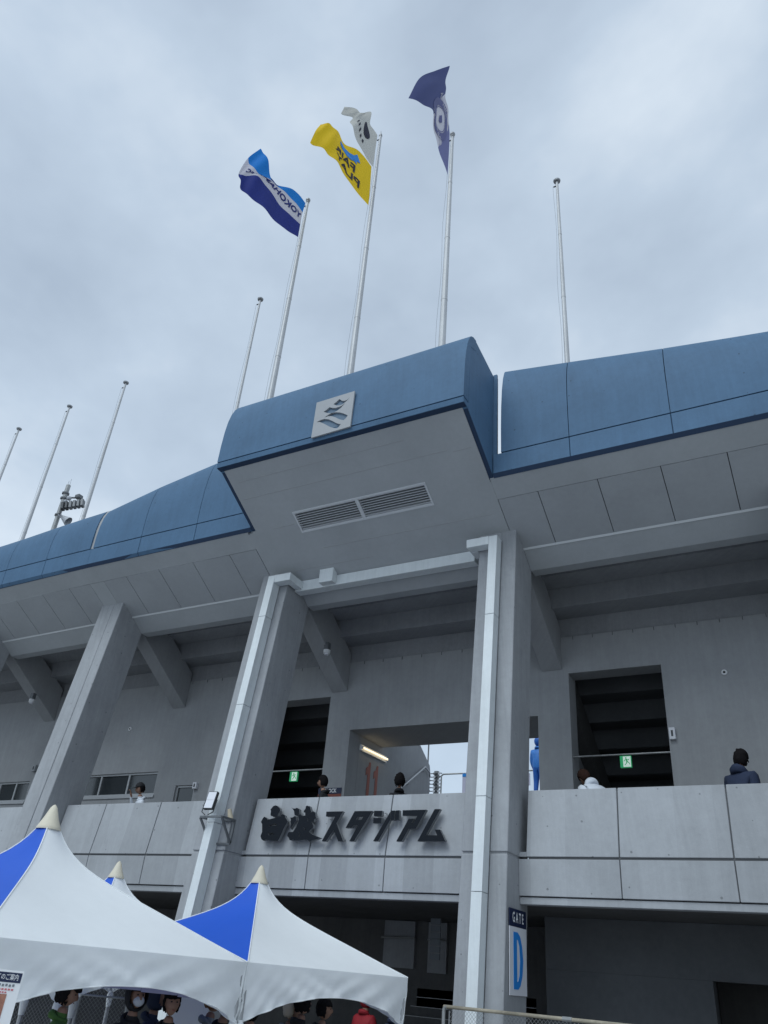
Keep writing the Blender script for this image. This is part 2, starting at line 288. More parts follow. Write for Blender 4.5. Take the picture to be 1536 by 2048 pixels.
D = {'SIGN':{'shiro':[[(-9.864,2.828),(-9.91,2.813),(-9.958,2.748),(-9.939,2.721),(-9.932,2.659),(-9.918,2.628),(-9.852,2.61),(-9.784,2.605),(-9.752,2.626),(-9.744,2.674),(-9.717,2.717),(-9.735,2.761),(-9.783,2.798),(-9.823,2.82)],[(-10.068,2.613),(-10.098,2.583),(-10.122,2.513),(-10.081,2.469),(-10.038,2.322),(-10.053,2.245),(-10.014,2.186),(-9.956,2.156),(-9.902,2.177),(-9.798,2.156),(-9.614,2.151),(-9.588,2.21),(-9.534,2.404),(-9.499,2.471),(-9.485,2.518),(-9.522,2.557),(-9.564,2.593),(-9.58,2.632),(-9.635,2.654),(-9.674,2.638),(-9.664,2.603),(-9.76,2.595),(-9.978,2.551),(-9.998,2.581),(-10.03,2.595)],[(-9.924,2.442),(-9.885,2.458),(-9.76,2.479),(-9.725,2.47),(-9.726,2.435),(-9.804,2.44),(-9.899,2.428)],[(-9.883,2.3),(-9.82,2.308),(-9.752,2.295),(-9.755,2.269),(-9.861,2.261)]],'nami':[[(-9.467,2.778),(-9.423,2.755),(-9.36,2.758),(-9.331,2.771),(-9.27,2.743),(-9.248,2.657),(-9.274,2.631),(-9.325,2.623),(-9.349,2.632),(-9.385,2.711),(-9.421,2.746)],[(-9.438,2.586),(-9.39,2.586),(-9.344,2.615),(-9.315,2.606),(-9.29,2.529),(-9.328,2.469),(-9.363,2.402),(-9.37,2.368),(-9.39,2.402),(-9.397,2.47),(-9.417,2.505),(-9.417,2.547)],[(-9.404,2.318),(-9.309,2.317),(-9.257,2.401),(-9.236,2.485),(-9.233,2.554),(-9.264,2.614),(-9.212,2.639),(-9.142,2.612),(-9.101,2.62),(-9.114,2.672),(-9.148,2.681),(-9.155,2.707),(-9.128,2.749),(-9.128,2.793),(-9.106,2.811),(-9.076,2.796),(-9.039,2.795),(-9.012,2.747),(-8.981,2.686),(-9.017,2.661),(-8.958,2.677),(-8.947,2.699),(-8.885,2.676),(-8.858,2.608),(-8.84,2.573),(-8.875,2.549),(-8.876,2.506),(-8.926,2.499),(-8.868,2.431),(-8.868,2.389),(-8.922,2.356),(-8.943,2.315),(-8.849,2.265),(-8.652,2.206),(-8.738,2.182),(-8.835,2.166),(-8.869,2.138),(-8.938,2.166),(-8.991,2.175),(-9.132,2.159),(-9.226,2.159),(-9.274,2.184),(-9.3,2.163),(-9.343,2.167),(-9.375,2.209),(-9.421,2.243),(-9.422,2.284)],[(-9.151,2.233),(-9.162,2.316),(-9.13,2.283),(-9.119,2.223)],[(-9.086,2.408),(-9.016,2.357),(-9.053,2.361)],[(-9.036,2.568),(-9.003,2.559),(-9.003,2.516),(-9.024,2.517)]],'su':[[(-8.633,2.685),(-8.262,2.684),(-8.36,2.468),(-8.15,2.145),(-8.254,2.145),(-8.399,2.346),(-8.521,2.146),(-8.615,2.146),(-8.414,2.592),(-8.622,2.595)]],'ta':[[(-8.006,2.683),(-7.628,2.679),(-7.92,2.145),(-8.018,2.145),(-7.887,2.425),(-7.983,2.426),(-8.016,2.381),(-8.144,2.382)],[(-7.923,2.585),(-7.797,2.586),(-7.83,2.522),(-7.956,2.521)]],'ji':[[(-7.589,2.681),(-7.419,2.678),(-7.413,2.584),(-7.581,2.587)],[(-7.581,2.552),(-7.41,2.55),(-7.405,2.457),(-7.572,2.459)],[(-7.252,2.654),(-7.224,2.522),(-7.417,2.146),(-7.517,2.146)],[(-7.235,2.679),(-7.156,2.678),(-7.147,2.509),(-7.215,2.51)],[(-7.138,2.678),(-7.064,2.681),(-7.049,2.508),(-7.126,2.509)]],'a':[[(-6.997,2.679),(-6.524,2.681),(-6.692,2.355),(-6.834,2.353),(-6.938,2.14),(-7.048,2.141),(-6.858,2.524),(-6.757,2.526),(-6.792,2.45),(-6.75,2.449),(-6.685,2.58),(-6.986,2.585)]],'mu':[[(-6.359,2.688),(-6.248,2.686),(-6.479,2.242),(-6.263,2.241),(-6.318,2.337),(-6.216,2.336),(-6.095,2.142),(-6.63,2.143)]]},'EMBLEM':[[(-8.334,10.592),(-7.382,10.605),(-7.387,9.674),(-8.34,9.653)],[(-7.749,10.506),(-7.68,10.437),(-7.614,10.411),(-7.553,10.417),(-7.487,10.459),(-7.563,10.384),(-7.653,10.328),(-7.73,10.326),(-7.81,10.352),(-7.888,10.408),(-7.822,10.445)],[(-7.977,10.357),(-7.903,10.313),(-7.822,10.287),(-7.725,10.288),(-7.65,10.307),(-7.585,10.344),(-7.672,10.251),(-7.762,10.196),(-7.856,10.172),(-7.945,10.184),(-8.027,10.22),(-8.115,10.273),(-8.049,10.305)],[(-8.081,10.106),(-7.989,10.151),(-7.886,10.182),(-7.786,10.162),(-7.686,10.125),(-7.583,10.063),(-7.481,9.986),(-7.519,9.926),(-7.571,9.886),(-7.683,9.945),(-7.789,10.028),(-7.893,10.091),(-7.984,10.113)],[(-8.263,10.041),(-8.164,10.069),(-8.066,10.07),(-7.963,10.029),(-7.857,9.956),(-7.75,9.868),(-7.677,9.821),(-7.628,9.806),(-7.668,9.747),(-7.712,9.72),(-7.792,9.748),(-7.885,9.801),(-7.982,9.88),(-8.101,9.972),(-8.177,10.021)]],'FLAG1':[[(-10.37,11.336,19.104),(-10.471,11.016,19.229),(-10.571,10.7,19.179),(-10.713,10.249,18.953),(-10.785,10.022,19.27),(-10.848,9.822,19.657),(-10.889,9.692,19.841)],[(-10.38,11.305,18.651),(-10.477,10.997,18.8),(-10.585,10.654,18.931),(-10.698,10.297,18.907),(-10.842,9.843,18.722),(-10.927,9.572,18.855),(-10.974,9.423,19.121)],[(-10.382,11.299,18.173),(-10.503,10.914,18.244),(-10.628,10.521,18.371),(-10.77,10.07,18.545),(-10.886,9.703,18.594),(-10.969,9.441,18.409),(-11.018,9.285,18.313)],[(-10.38,11.305,17.627),(-10.487,10.967,17.588),(-10.628,10.52,17.577),(-10.771,10.068,17.654),(-10.895,9.676,17.746),(-10.97,9.437,17.885),(-10.999,9.345,18.035)]],'FLAG2':[[(-8.133,11.231,19.286),(-8.275,10.782,19.476),(-8.407,10.363,19.345),(-8.524,9.995,19.397),(-8.612,9.714,19.363),(-8.671,9.529,19.277)],[(-8.124,11.262,18.732),(-8.28,10.768,18.942),(-8.416,10.336,18.923),(-8.534,9.962,19.01),(-8.63,9.66,18.953),(-8.702,9.431,18.925)],[(-8.116,11.286,18.185),(-8.281,10.763,18.403),(-8.424,10.312,18.485),(-8.535,9.959,18.622),(-8.629,9.662,18.629),(-8.722,9.366,18.553)],[(-8.113,11.296,17.721),(-8.281,10.765,17.912),(-8.424,10.31,18.109),(-8.536,9.955,18.247),(-8.62,9.691,18.426),(-8.735,9.327,18.244)]],'FLAG3':[[(-8.115,11.29,20.776),(-8.155,11.161,20.905),(-8.198,11.027,21.026),(-8.207,10.998,21.521),(-8.318,10.646,20.987),(-8.379,10.454,20.937),(-8.484,10.119,20.781)],[(-8.116,11.286,20.104),(-8.195,11.036,20.207),(-8.262,10.824,20.429),(-8.299,10.705,20.802),(-8.339,10.58,20.811),(-8.389,10.421,20.801),(-8.491,10.098,20.619)],[(-8.119,11.275,19.334),(-8.209,10.991,19.508),(-8.314,10.66,19.738),(-8.389,10.422,19.958),(-8.412,10.35,20.297),(-8.387,10.427,20.65),(-8.497,10.08,20.439)]],'FLAG4':[[(-5.775,11.254,19.29),(-5.786,11.14,19.672),(-5.791,11.087,20.205),(-5.793,11.068,20.881),(-5.807,10.931,21.161),(-5.809,10.912,21.828)],[(-5.773,11.268,18.814),(-5.793,11.071,19.138),(-5.805,10.954,19.569),(-5.826,10.745,20.033),(-5.85,10.5,20.375),(-5.866,10.337,20.776)],[(-5.773,11.266,18.178),(-5.804,10.957,18.559),(-5.822,10.777,19.038),(-5.848,10.516,19.34),(-5.885,10.152,19.494),(-5.927,9.734,19.594)],[(-5.774,11.264,17.574),(-5.814,10.858,17.979),(-5.837,10.635,18.492),(-5.862,10.381,18.951),(-5.909,9.907,18.641),(-5.964,9.36,18.189)]],'PPL':[(-7.801,7.177,-0.358),(-7.349,7.777,-0.338),(-7.593,8.369,-0.341),(-6.986,7.972,-0.374),(-7.278,9.033,-0.344),(-6.779,8.663,-0.355),(-6.283,8.537,-0.358),(-7.001,10.355,-0.408),(-6.767,10.271,-0.312),(-7.01,11.185,-0.397),(-8.016,14.193,-0.271),(-7.05,13.466,-0.327)]}
# ================= SETTING =================
g = MB(); g.add([(-900,-900,-EY),(900,-900,-EY),(900,900,-EY),(-900,900,-EY)], [(0,1,2,3)]); o = g.build('ground', 'bounce_paving'); tag(o, kind='structure')  # unseen ground, made pale to bounce light up under the soffits
# ================= STADIUM =================
ST = thing('stadium_building', (-8, 13.2, -EY), 'grey concrete stadium stand with blue curved parapet band and leaning columns', 'building')
def P(mb, name, m, parent=None, **k): return mb.build(name, m, parent or ST, **k)
COLS = [(-27.9, .06), (-22.15, .05), (-16.56, .033), (-10.995, .018), (-5.225, 0), (.52, -.018), (6.26, -.03)]
HW = .40
def fr(h, d=0): return 12.59 + d + .091 * h
for cx, sh in COLS:
    # shafts below and above the joint, a shallow vertical groove in the front face
    for (h0, h1) in ((-EY, 1.885), (1.925, 8.35)):
        top_b = 7.95 if h1 > 3 else h1
        for (a, b) in ((-HW, .075), (.10, HW)):
            mb = MB(); mb.prism([(fr(h0), h0), (fr(h0) + .97, h0), (fr(h1) + .97, top_b if h1 > 3 else h1), (fr(h1), h1)], cx + a, cx + b, sh)
            if h1 > 3: mb = MB().prism([(fr(h0), h0), (fr(h0, .97), h0), (fr(7.95, .97), 7.95), (fr(8.28) + .02, 8.28)], cx + a, cx + b, sh)
            P(mb, 'column_shaft', 'column_concrete', bev=.012)
    P(MB().prism([(fr(-EY, .03), -EY), (fr(-EY, .94), -EY), (fr(7.9, .94), 7.9), (fr(8.2, .03), 8.2)], cx - HW + .02, cx + HW - .02, sh), 'column_core', 'column_concrete')
BAYS = [(-27.9, -22.15), (-22.15, -16.56), (-16.56, -10.995), (-10.995, -5.225), (-5.225, .52), (.52, 6.26)]
JO = [[-26.1, -24.5], [-20.4, -18.75], [-14.75, -13.08], [-8.965, -7.325], [-3.185, -1.53], [2.5, 4.2]]
LEAN = .144
def pn(h): return 13.27 + (h - 1.91) * LEAN
for (c0, c1), js in zip(BAYS, JO):
    lo0, lo1 = c0 + .40, c1 - .40
    up0, up1 = c0 + .53, c1 - .50
    xs = [lo0 + .0] + js + [lo1]
    for i in range(3):
        a = xs[i] + (.008 if i else .002); b = xs[i+1] - (.008 if i < 2 else .002)
        P(MB().box(a, b, 13.27, 13.40, 1.345, 1.888), 'beam_panel', 'parapet_concrete', curve=True, bev=.006)
    xs = [up0] + js + [up1]
    for i in range(3):
        a = xs[i] + (.010 if i else 0); b = xs[i+1] - (.010 if i < 2 else 0)
        P(MB().prism([(pn(1.925), 1.925), (pn(1.925) + .14, 1.925), (pn(3.0) + .13, 3.0), (pn(3.0), 3.0)], a, b), 'parapet_panel', 'parapet_concrete', curve=True, bev=.008)
    # dark recessed backing seen only in the joints
    P(MB().prism([(13.295, 1.36), (13.39, 1.36), (pn(2.95) + .08, 2.95), (pn(2.95) + .02, 2.95), (13.297, 1.93)], up0 + .03, up1 - .03), 'joint_backing', 'joint', curve=True)
    P(MB().box(lo0 + .004, up0 + .03, 13.30, 13.42, 1.93, 2.0).box(up1 - .03, lo1 - .004, 13.30, 13.42, 1.93, 2.0), 'slot_sill', 'parapet_concrete', curve=True)
    P(MB().box(lo0 + .004, lo1 - .004, 13.30, 13.52, 1.225, 1.33), 'edge_beam', 'parapet_concrete', curve=True, bev=.006)
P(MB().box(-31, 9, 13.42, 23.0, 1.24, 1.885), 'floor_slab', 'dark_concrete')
# ---- back wall of the upper concourse with its openings
TH = .5; BW = 16.7
HOL = [(-19.95, -16.63, 3.93, 4.56), (-25.6, -21.9, 3.88, 4.48), (-15.88, -15.2, 3.35, 4.155)]
DOORS = [(-13.14, -11.15, 6.24), (-10.46, -5.58, 5.33), (-4.85, -2.84, 6.24)]
out = [(-31, 1.89)]
for a, b, t in DOORS: out += [(a, 1.89), (a, t), (b, t), (b, 1.89)]
out += [(9, 1.89), (9, 7.11), (-31, 7.11)]
vs, fs, _ = fill2d([out] + [[(a, c), (b, c), (b, d), (a, d)] for a, b, c, d in HOL], TH)
o = P(MB().add([(u, BW + w_, v) for u, v, w_ in vs], fs), 'back_wall', 'wall_paint'); recalc(o)
# windows
def window(x0, x1, z0, z1, mull, fixed_w=.05):
    f = MB(); y0, y1 = BW + .05, BW + .13
    f.box(x0, x1, y0, y1, z1 - .05, z1).box(x0, x1, y0 - .05, y1, z0, z0 + .05)
    for x in [x0 + .03] + mull + [x1 - .03]: f.box(x - .03, x + .03, y0 + .002, y1, z0 + .05, z1 - .05)
    fo = P(f, 'window_frame', 'alu')
    for a, b in zip([x0 + .03] + mull, mull + [x1 - .03]):
        p = MB().box(a + .03, b - .03, y0 + .04, y0 + .06, z0 + .05, z1 - .05).build('pane', 'glass', fo)
window(-19.95, -16.63, 3.93, 4.56, [-18.86, -17.75]); window(-25.6, -21.9, 3.88, 4.48, [-24.5, -23.3, -22.15 - .4]); window(-15.88, -15.2, 3.35, 4.155, [])
P(MB().box(-19.98, -16.6, BW - .035, BW - .002, 3.86, 3.925).box(-25.65, -21.87, BW - .035, BW - .002, 3.81, 3.875), 'window_sill', 'alu')
# ---- seating tiers seen from below
def step(k): return 16.07 - .69 * k, 7.58 + .46 * k
P(MB().box(-31, 9, 13.86, 13.98, 8.05, 9.2), 'light_leak_filler', 'step_concrete')  # unseen filler added to stop light leaking in above the lintel
for k in range(-11, 4):
    n0, h0 = step(k)
    segs = [(-31, 9)] if n0 + .69 < 18.95 else [(-31, -10.8), (-5.3, 9)]
    for a, b in segs:
        mb = MB().prism([(n0, h0), (n0 + .685, h0), (n0 + .685, h0 + .14), (n0 + .12, h0 + .14), (n0 + .12, h0 + .62), (n0, h0 + .62)], a, b)
        P(mb, 'seating_tier', 'step_concrete' if k > -2 else 'lower_wall_tier_shade', bev=.008)  # inner tiers darker: doorway shade put into their colour
for a, b, na, nb in ((-31, 9, 13.75, 18.8), (-31, -10.8, 18.802, 24.3), (-5.3, 9, 18.802, 24.3)):
    f_ = lambda n: 8.35 + (16.07 - n) * .6667
    P(MB().prism([(na, f_(na)), (nb, f_(nb)), (nb, f_(nb) + .2), (na, f_(na) + .2)], a, b), 'tier_light_block', 'dark_concrete')  # hidden sloping slab, added over the tiers to seal their light gaps
for cx, sh in COLS:
    c = cx + .2 * sh * 30 if False else cx + sh * 6.5
    x0, x1 = c - .235, c + .235
    poly = [(14.0, 8.06), (16.69, 6.335), (16.69, 7.35), (14.0, 9.1)]
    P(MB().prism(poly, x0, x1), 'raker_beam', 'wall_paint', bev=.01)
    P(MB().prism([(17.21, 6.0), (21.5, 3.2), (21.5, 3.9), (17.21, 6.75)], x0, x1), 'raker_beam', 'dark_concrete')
P(MB().box(-10.80, -5.30, 17.205, 18.42, 5.335, 5.6), 'passage_ceiling', 'wall_paint')
for a, b in ((-10.80, -10.46), (-5.58, -5.28)):
    P(MB().prism([(17.205, 1.89), (17.205, 5.33), (18.42, 5.33), (18.9, 6.95), (20.63, 5.98), (21.31, 5.56), (21.36, 5.4), (21.36, 1.89)], a, b - (.002 if a < -8 else 0)), 'passage_wall', 'wall_paint', bev=.008)
P(MB().box(-13.0, -2, 21.4, 24.5, 4.45, 4.72), 'stand_walkway', 'wall_paint')
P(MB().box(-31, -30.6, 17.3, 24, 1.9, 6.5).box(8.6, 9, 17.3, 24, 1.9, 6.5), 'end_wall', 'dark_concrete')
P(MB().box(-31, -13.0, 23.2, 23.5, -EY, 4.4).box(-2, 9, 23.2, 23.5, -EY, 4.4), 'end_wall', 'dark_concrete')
# ---- lintel beams and soffit
SL = -.568
def sh_(n): return 8.18 + (n - 13.32) * SL
def lid(n, t): return (n, sh_(n) + t)
for i, (c0, c1) in enumerate(BAYS):
    a, b = c0 + .40 + .1, c1 - .40 + .12
    if i == 3: a, b = c0 + .5, c1 - .4
    a = c0 + .402 + COLS[i][1] * 7.8; b = c1 - .402 + COLS[i+1][1] * 7.8
    P(MB().prism([(13.78, 7.915), (14.21, 7.62), (14.48, 7.62), (14.48, 8.5), (13.78, 8.15)], a, b), 'lintel_beam', 'soffit_paint', curve=True, bev=.006)
    if i != 3: P(MB().prism([(13.755, 7.925), (13.785, 7.895), (13.80, 7.93), (13.77, 7.96)], a, b), 'drip_strip', 'drip_white', curve=True)
PJ = [[-27.4, -26.3, -25.2, -24.1, -23.0, -22.55], [-21.7, -20.75, -19.64, -18.52, -17.43, -16.62], [-16.10, -15.28, -14.14, -13.01, -11.86, -11.06], None,
      [-4.97, -4.13, -2.95, -1.78, -.63, .30], [.8, 1.9, 3.0, 4.1, 5.2, 5.9]]
def sofp(n0, n1, x0, x1, t=.07): return MB().prism([lid(n0, 0), lid(n1, 0), lid(n1, t), lid(n0, t)], x0, x1)
for i, js in enumerate(PJ):
    if js is None: continue
    for a, b in zip(js, js[1:]):
        P(sofp(12.70, 13.77, a + .008, b - .008), 'soffit_panel', 'soffit_panel', curve=True)
edges = [-31] + [v for js in PJ if js for v in (js[0], js[-1])] + [9]
for a, b in ((-31, -27.4), (-22.55, -21.7), (-16.62, -16.10), (.30, .8), (5.9, 9)):
    P(sofp(12.70, 13.77, a, b), 'soffit_rib', 'soffit_paint', curve=True)
for a, b in ((-31, -22.15), (-22.148, -16.56), (-16.558, -11.05), (-4.972, .52), (.522, 9)):
    P(sofp(12.27, 12.685, a, b), 'soffit_edge', 'soffit_paint', curve=True)
P(MB().prism([lid(12.3, .045), lid(13.76, .045), lid(13.76, .2), lid(12.3, .2)], -31, -11.1).prism([lid(12.3, .045), lid(13.76, .045), lid(13.76, .2), lid(12.3, .2)], -4.9, 9), 'soffit_backing', 'joint', curve=True)
# projecting box soffit with the hole for the louvre
hole = [(-9.65, 12.05), (-6.32, 12.05), (-6.32, 12.53), (-9.65, 12.53)]
vs, fs, _ = fill2d([[(-10.81, 10.87), (-4.99, 10.87), (-4.99, 12.29), (-4.975, 12.35), (-4.975, 13.765), (-11.05, 13.765), (-11.05, 12.35), (-10.81, 12.29)], hole], .08)
o = P(MB().add([(u, v, sh_(v) + w_) for u, v, w_ in vs], fs), 'box_soffit', 'soffit_paint'); recalc(o)
for n, x0, x1 in ((11.17, -10.6, -6.4), (11.55, -10.7, -5.6), (11.60, -5.5, -5.1), (12.31, -10.35, -9.75), (12.95, -9.3, -5.2), (13.35, -10.3, -8.2)):
    P(MB().prism([(n, sh_(n) - .004), (n + .012, sh_(n + .012) - .004), (n + .012, sh_(n + .012) + .01), (n, sh_(n) + .01)], x0, x1), 'soffit_seam', 'seam')
# louvre
lv = P(MB().prism([lid(12.05, -.015), lid(12.085, -.015), lid(12.085, .12), lid(12.05, .12)], -9.65, -6.32).prism([lid(12.495, -.015), lid(12.53, -.015), lid(12.53, .12), lid(12.495, .12)], -9.65, -6.32)
       .prism([lid(12.086, -.012), lid(12.494, -.012), lid(12.494, .12), lid(12.086, .12)], -9.65, -9.61).prism([lid(12.086, -.012), lid(12.494, -.012), lid(12.494, .12), lid(12.086, .12)], -6.36, -6.32)
       .prism([lid(12.086, -.012), lid(12.494, -.012), lid(12.494, .12), lid(12.086, .12)], -8.03, -7.95), 'louvre', 'louvre')
for x0, x1 in ((-9.608, -8.032), (-7.948, -6.362)):
    for k in range(8):
        n = 12.095 + k * .0505
        MB().prism([(n, sh_(n) - .008), (n + .008, sh_(n) - .014), (n + .038, sh_(n) + .026), (n + .032, sh_(n) + .034)], x0, x1).build('slat', 'louvre', lv)
P(MB().prism([lid(12.0, .125), lid(12.6, .125), lid(12.6, .16), lid(12.0, .16)], -9.8, -6.2), 'louvre_backing', 'grey_metal')
# ---- blue fascia band
TOPS = [(-31, 10.3), (-20.84, 10.43), (-19.87, 10.46), (-18.1, 10.56), (-16.43, 10.64), (-16.29, 10.62), (-14.52, 10.98), (-12.67, 11.27), (-10.9, 11.50), (-4.89, 11.72), (-4.72, 11.63), (-3.34, 11.41), (-1.44, 11.09), (.38, 10.82), (9, 10.2)]
def top(x):
    for (a, ha), (b, hb) in zip(TOPS, TOPS[1:]):
        if a <= x <= b: return ha + (hb - ha) * (x - a) / (b - a)
def fprof(x):
    t = top(x); h0 = 9.315; d = t - h0
    o_ = [(12.19, h0), (12.185, h0 + .25 * d), (12.20, h0 + .5 * d), (12.245, h0 + .72 * d), (12.31, h0 + .87 * d), (12.38, h0 + .96 * d), (12.43, t - .005), (12.52, t + .03), (12.85, t + .03), (12.85, t - .25), (12.55, t - .3), (12.40, h0 + .3), (12.36, h0)]
    return o_
def upper_panel(x0, x1):
    n = max(1, int((x1 - x0) / .6)); rows = []
    for i in range(n + 1):
        x = x0 + (x1 - x0) * i / n; rows.append([(x, y, h) for y, h in fprof(x)])
    m_ = MB(); m_.grid(rows, close=True); k = len(rows[0]); m_.f.append(tuple(range(k))); m_.mi.append(0); q = n * k; m_.f.append(tuple(range(q + k - 1, q - 1, -1))); m_.mi.append(0)
    o = P(m_, 'fascia_panel', 'fascia_blue', curve=True, smooth=True); recalc(o)
    em = o.modifiers.new('es', 'EDGE_SPLIT'); em.split_angle = R(35)
J_L = [-30.5, -28.6, -26.8, -25.1, -23.35, -21.6, -19.82, -18.11, -16.375]
J_M = [-16.26, -14.5, -12.65, -10.92]
J_R = [-4.715, -3.31, -1.42, .47, 2.36, 4.2, 6.1, 8.0]
G = .007
for js in (J_L, J_M, J_R):
    for a, b in zip(js, js[1:]): upper_panel(a + G, b - G)
for js in ([-30.5, -28.6, -26.8, -25.1, -23.35, -21.6, -19.82, -18.11, -16.32, -14.5, -12.65, -10.92], [-4.885, -3.31, -1.42, .47, 2.36, 4.2, 6.1, 8.0]):
    for a, b in zip(js, js[1:]):
        g_ = G if a != -18.11 else G
        P(MB().prism([(12.20, 8.85), (12.19, 9.292), (12.36, 9.292), (12.36, 8.83), (12.265, 8.775)], a + (G if a not in (-16.32,) else 0), b - (G if b not in (-16.32,) else 0)), 'fascia_lip', 'fascia_blue', curve=True, bev=.006)
for a, b in ((-30.5, -16.42), (-16.24, -10.93), (-4.70, 8)):
    P(MB().prism([(12.225, 8.86), (12.225, 10.0), (12.33, 10.15), (12.34, 8.86)], a, b), 'fascia_backing', 'fascia_joint', curve=True)
t_ = top(-16.3) - .02; P(MB().prism([(12.225, 9.32), (12.225, 9.9), (12.25, 10.15), (12.31, 10.4), (12.40, t_), (12.8, t_), (12.8, 9.32)], -16.408, -16.252), 'slit_backing', 'seam', curve=True)
P(MB().box(-31, -16.45, 12.45, 12.8, 9.3, 10.0).box(-16.2, -11, 12.45, 12.8, 9.3, 10.3).box(-4.6, 9, 12.45, 12.8, 9.3, 10.0), 'upstand', 'dark_concrete')
# thin dark strips put the shade under the band and box into colour
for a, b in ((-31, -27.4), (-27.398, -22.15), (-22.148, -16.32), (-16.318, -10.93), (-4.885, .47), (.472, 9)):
    P(MB().prism([(12.201, 8.846), (12.264, 8.772), (12.264, 8.769), (12.198, 8.843)], a, b), 'shade_strip', 'underside_shade', curve=True)
P(MB().prism([(10.726, 9.576), (10.868, 9.569), (10.868, 9.566), (10.724, 9.573)], -10.905, -4.895), 'shade_strip', 'underside_shade')
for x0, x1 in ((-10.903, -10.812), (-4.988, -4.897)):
    P(MB().prism([(10.872, 9.59), (12.285, 8.789), (12.285, 8.783), (10.872, 9.584)], x0, x1), 'shade_strip', 'underside_shade')
# box front
P(MB().prism([(10.725, 9.58), (10.70, 9.70), (10.95, 9.70), (10.95, 9.55), (10.87, 9.572)], -10.91, -4.89), 'fascia_lip', 'fascia_blue', bev=.006)
rows = []
for i in range(13):
    x = -10.91 + 6.02 * i / 12
    rows.append([(x, n, h) for n, h in ((10.70, 9.725), (10.705, 10.2), (10.725, 10.6), (10.76, 10.9), (10.82, 11.16), (10.90, 11.36), (10.99, 11.49), (11.10, 11.56), (11.25, 11.58), (11.25, 11.3), (10.98, 11.2), (10.92, 9.725))])
m_ = MB(); m_.grid(rows, close=True); k = len(rows[0]); m_.f += [tuple(range(k)), tuple(range(12 * k + k - 1, 12 * k - 1, -1))]; m_.mi += [0, 0]
o = P(m_, 'box_fascia', 'fascia_blue', smooth=True); recalc(o); o.modifiers.new('es', 'EDGE_SPLIT').split_angle = R(35)
P(MB().box(-10.88, -4.92, 10.74, 10.9, 9.60, 9.8), 'fascia_backing', 'fascia_joint')
for x0, x1 in ((-10.905, -10.80), (-5.0, -4.895)):
    P(MB().prism([(10.96, 9.545), (10.96, 11.25), (11.26, 11.575), (12.30, 11.40), (12.33, 11.3), (12.33, 8.80), (12.29, 8.79)], x0, x1), 'box_side', 'fascia_blue', bev=.01)
P(MB().box(-4.89, -4.81, 12.22, 12.27, 9.31, 11.42), 'box_return', 'fascia_blue')
P(MB().box(-4.86, -4.815, 12.272, 12.30, 9.36, 11.35), 'slit_edge', 'pale_cover')
P(MB().box(-10.79, -5.01, 11.26, 12.6, 11.0, 11.25), 'box_roof', 'dark_concrete')
# ---- lower level
P(MB().box(-5.15, 9, 15.5, 15.8, .41, 1.235).box(-5.15, -2.37, 15.5, 15.8, -EY, .408).box(-.9, 9, 15.5, 15.8, -EY, .408), 'lower_wall', 'lower_wall_tier_shade')
P(MB().box(-2.6, -.7, 17.5, 17.7, -EY, .8).box(-2.8, -2.6, 15.81, 17.7, -EY, .8).box(-.7, -.5, 15.81, 17.7, -EY, .8).box(-2.8, -.5, 15.81, 17.7, .8, .95), 'opening_dark_box', 'dark_concrete')  # dark box added behind the opening to block the bright outside
P(MB().box(-31, 9, 13.0, 18.3, -EY + .004, -EY + .12), 'entrance_floor', 'dark_concrete')
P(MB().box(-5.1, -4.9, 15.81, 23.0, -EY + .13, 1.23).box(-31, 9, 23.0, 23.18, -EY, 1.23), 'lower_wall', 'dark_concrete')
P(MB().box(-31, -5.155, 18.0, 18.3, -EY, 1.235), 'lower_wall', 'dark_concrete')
P(MB().box(-9.77, -8.99, 17.93, 17.995, .29, 1.22).box(-8.65, -8.2, 17.93, 17.995, .24, 1.22), 'lit_wall_patch', 'step_concrete')  # dimly lit wall areas, their light put in as a paler colour
P(MB().tube((-9.8, 17.85, .87), (-8.95, 17.85, .89), .022).tube((-8.62, 17.85, .87), (-8.2, 17.85, .87), .022), 'lower_handrail', 'steel')
for k in range(12):
    P(MB().box(-8.9, -6.2, 15.2 + k * .28, 18.0, -EY + .17 * k, -EY + .17 * (k + 1) - .004), 'stair_step', 'dark_concrete')
    P(MB().box(-8.9, -6.2, 15.19 + k * .28, 15.23 + k * .28, -EY + .17 * (k + 1) - .003, -EY + .17 * (k + 1) + .006), 'stair_nosing', 'alu')
P(MB().tube((-7.1, 15.1, -1.2), (-7.1, 17.6, .3), .025).tube((-7.1, 15.1, -EY), (-7.1, 15.1, -1.2), .022).tube((-7.1, 16.3, -1.6), (-7.1, 16.3, -.5), .018), 'stair_rail', 'dark_metal')
for k in range(6): P(MB().box(-8.16, -7.93, 17.0, 17.03, .47 + k * .13, .585 + k * .13), 'floor_sign_plate', 'cloth_grey')
# gutters on the tiers: little drain spouts under the last tier
for x in [-4.7 + .45 * i for i in range(12)] + [-10.2 + .55 * i for i in range(9)] + [-16 + .55 * i for i in range(9)]:
    P(MB().tube((x, 16.67, 7.02), (x, 16.67, 7.10), .006, n=6), 'drain_spout', 'joint')
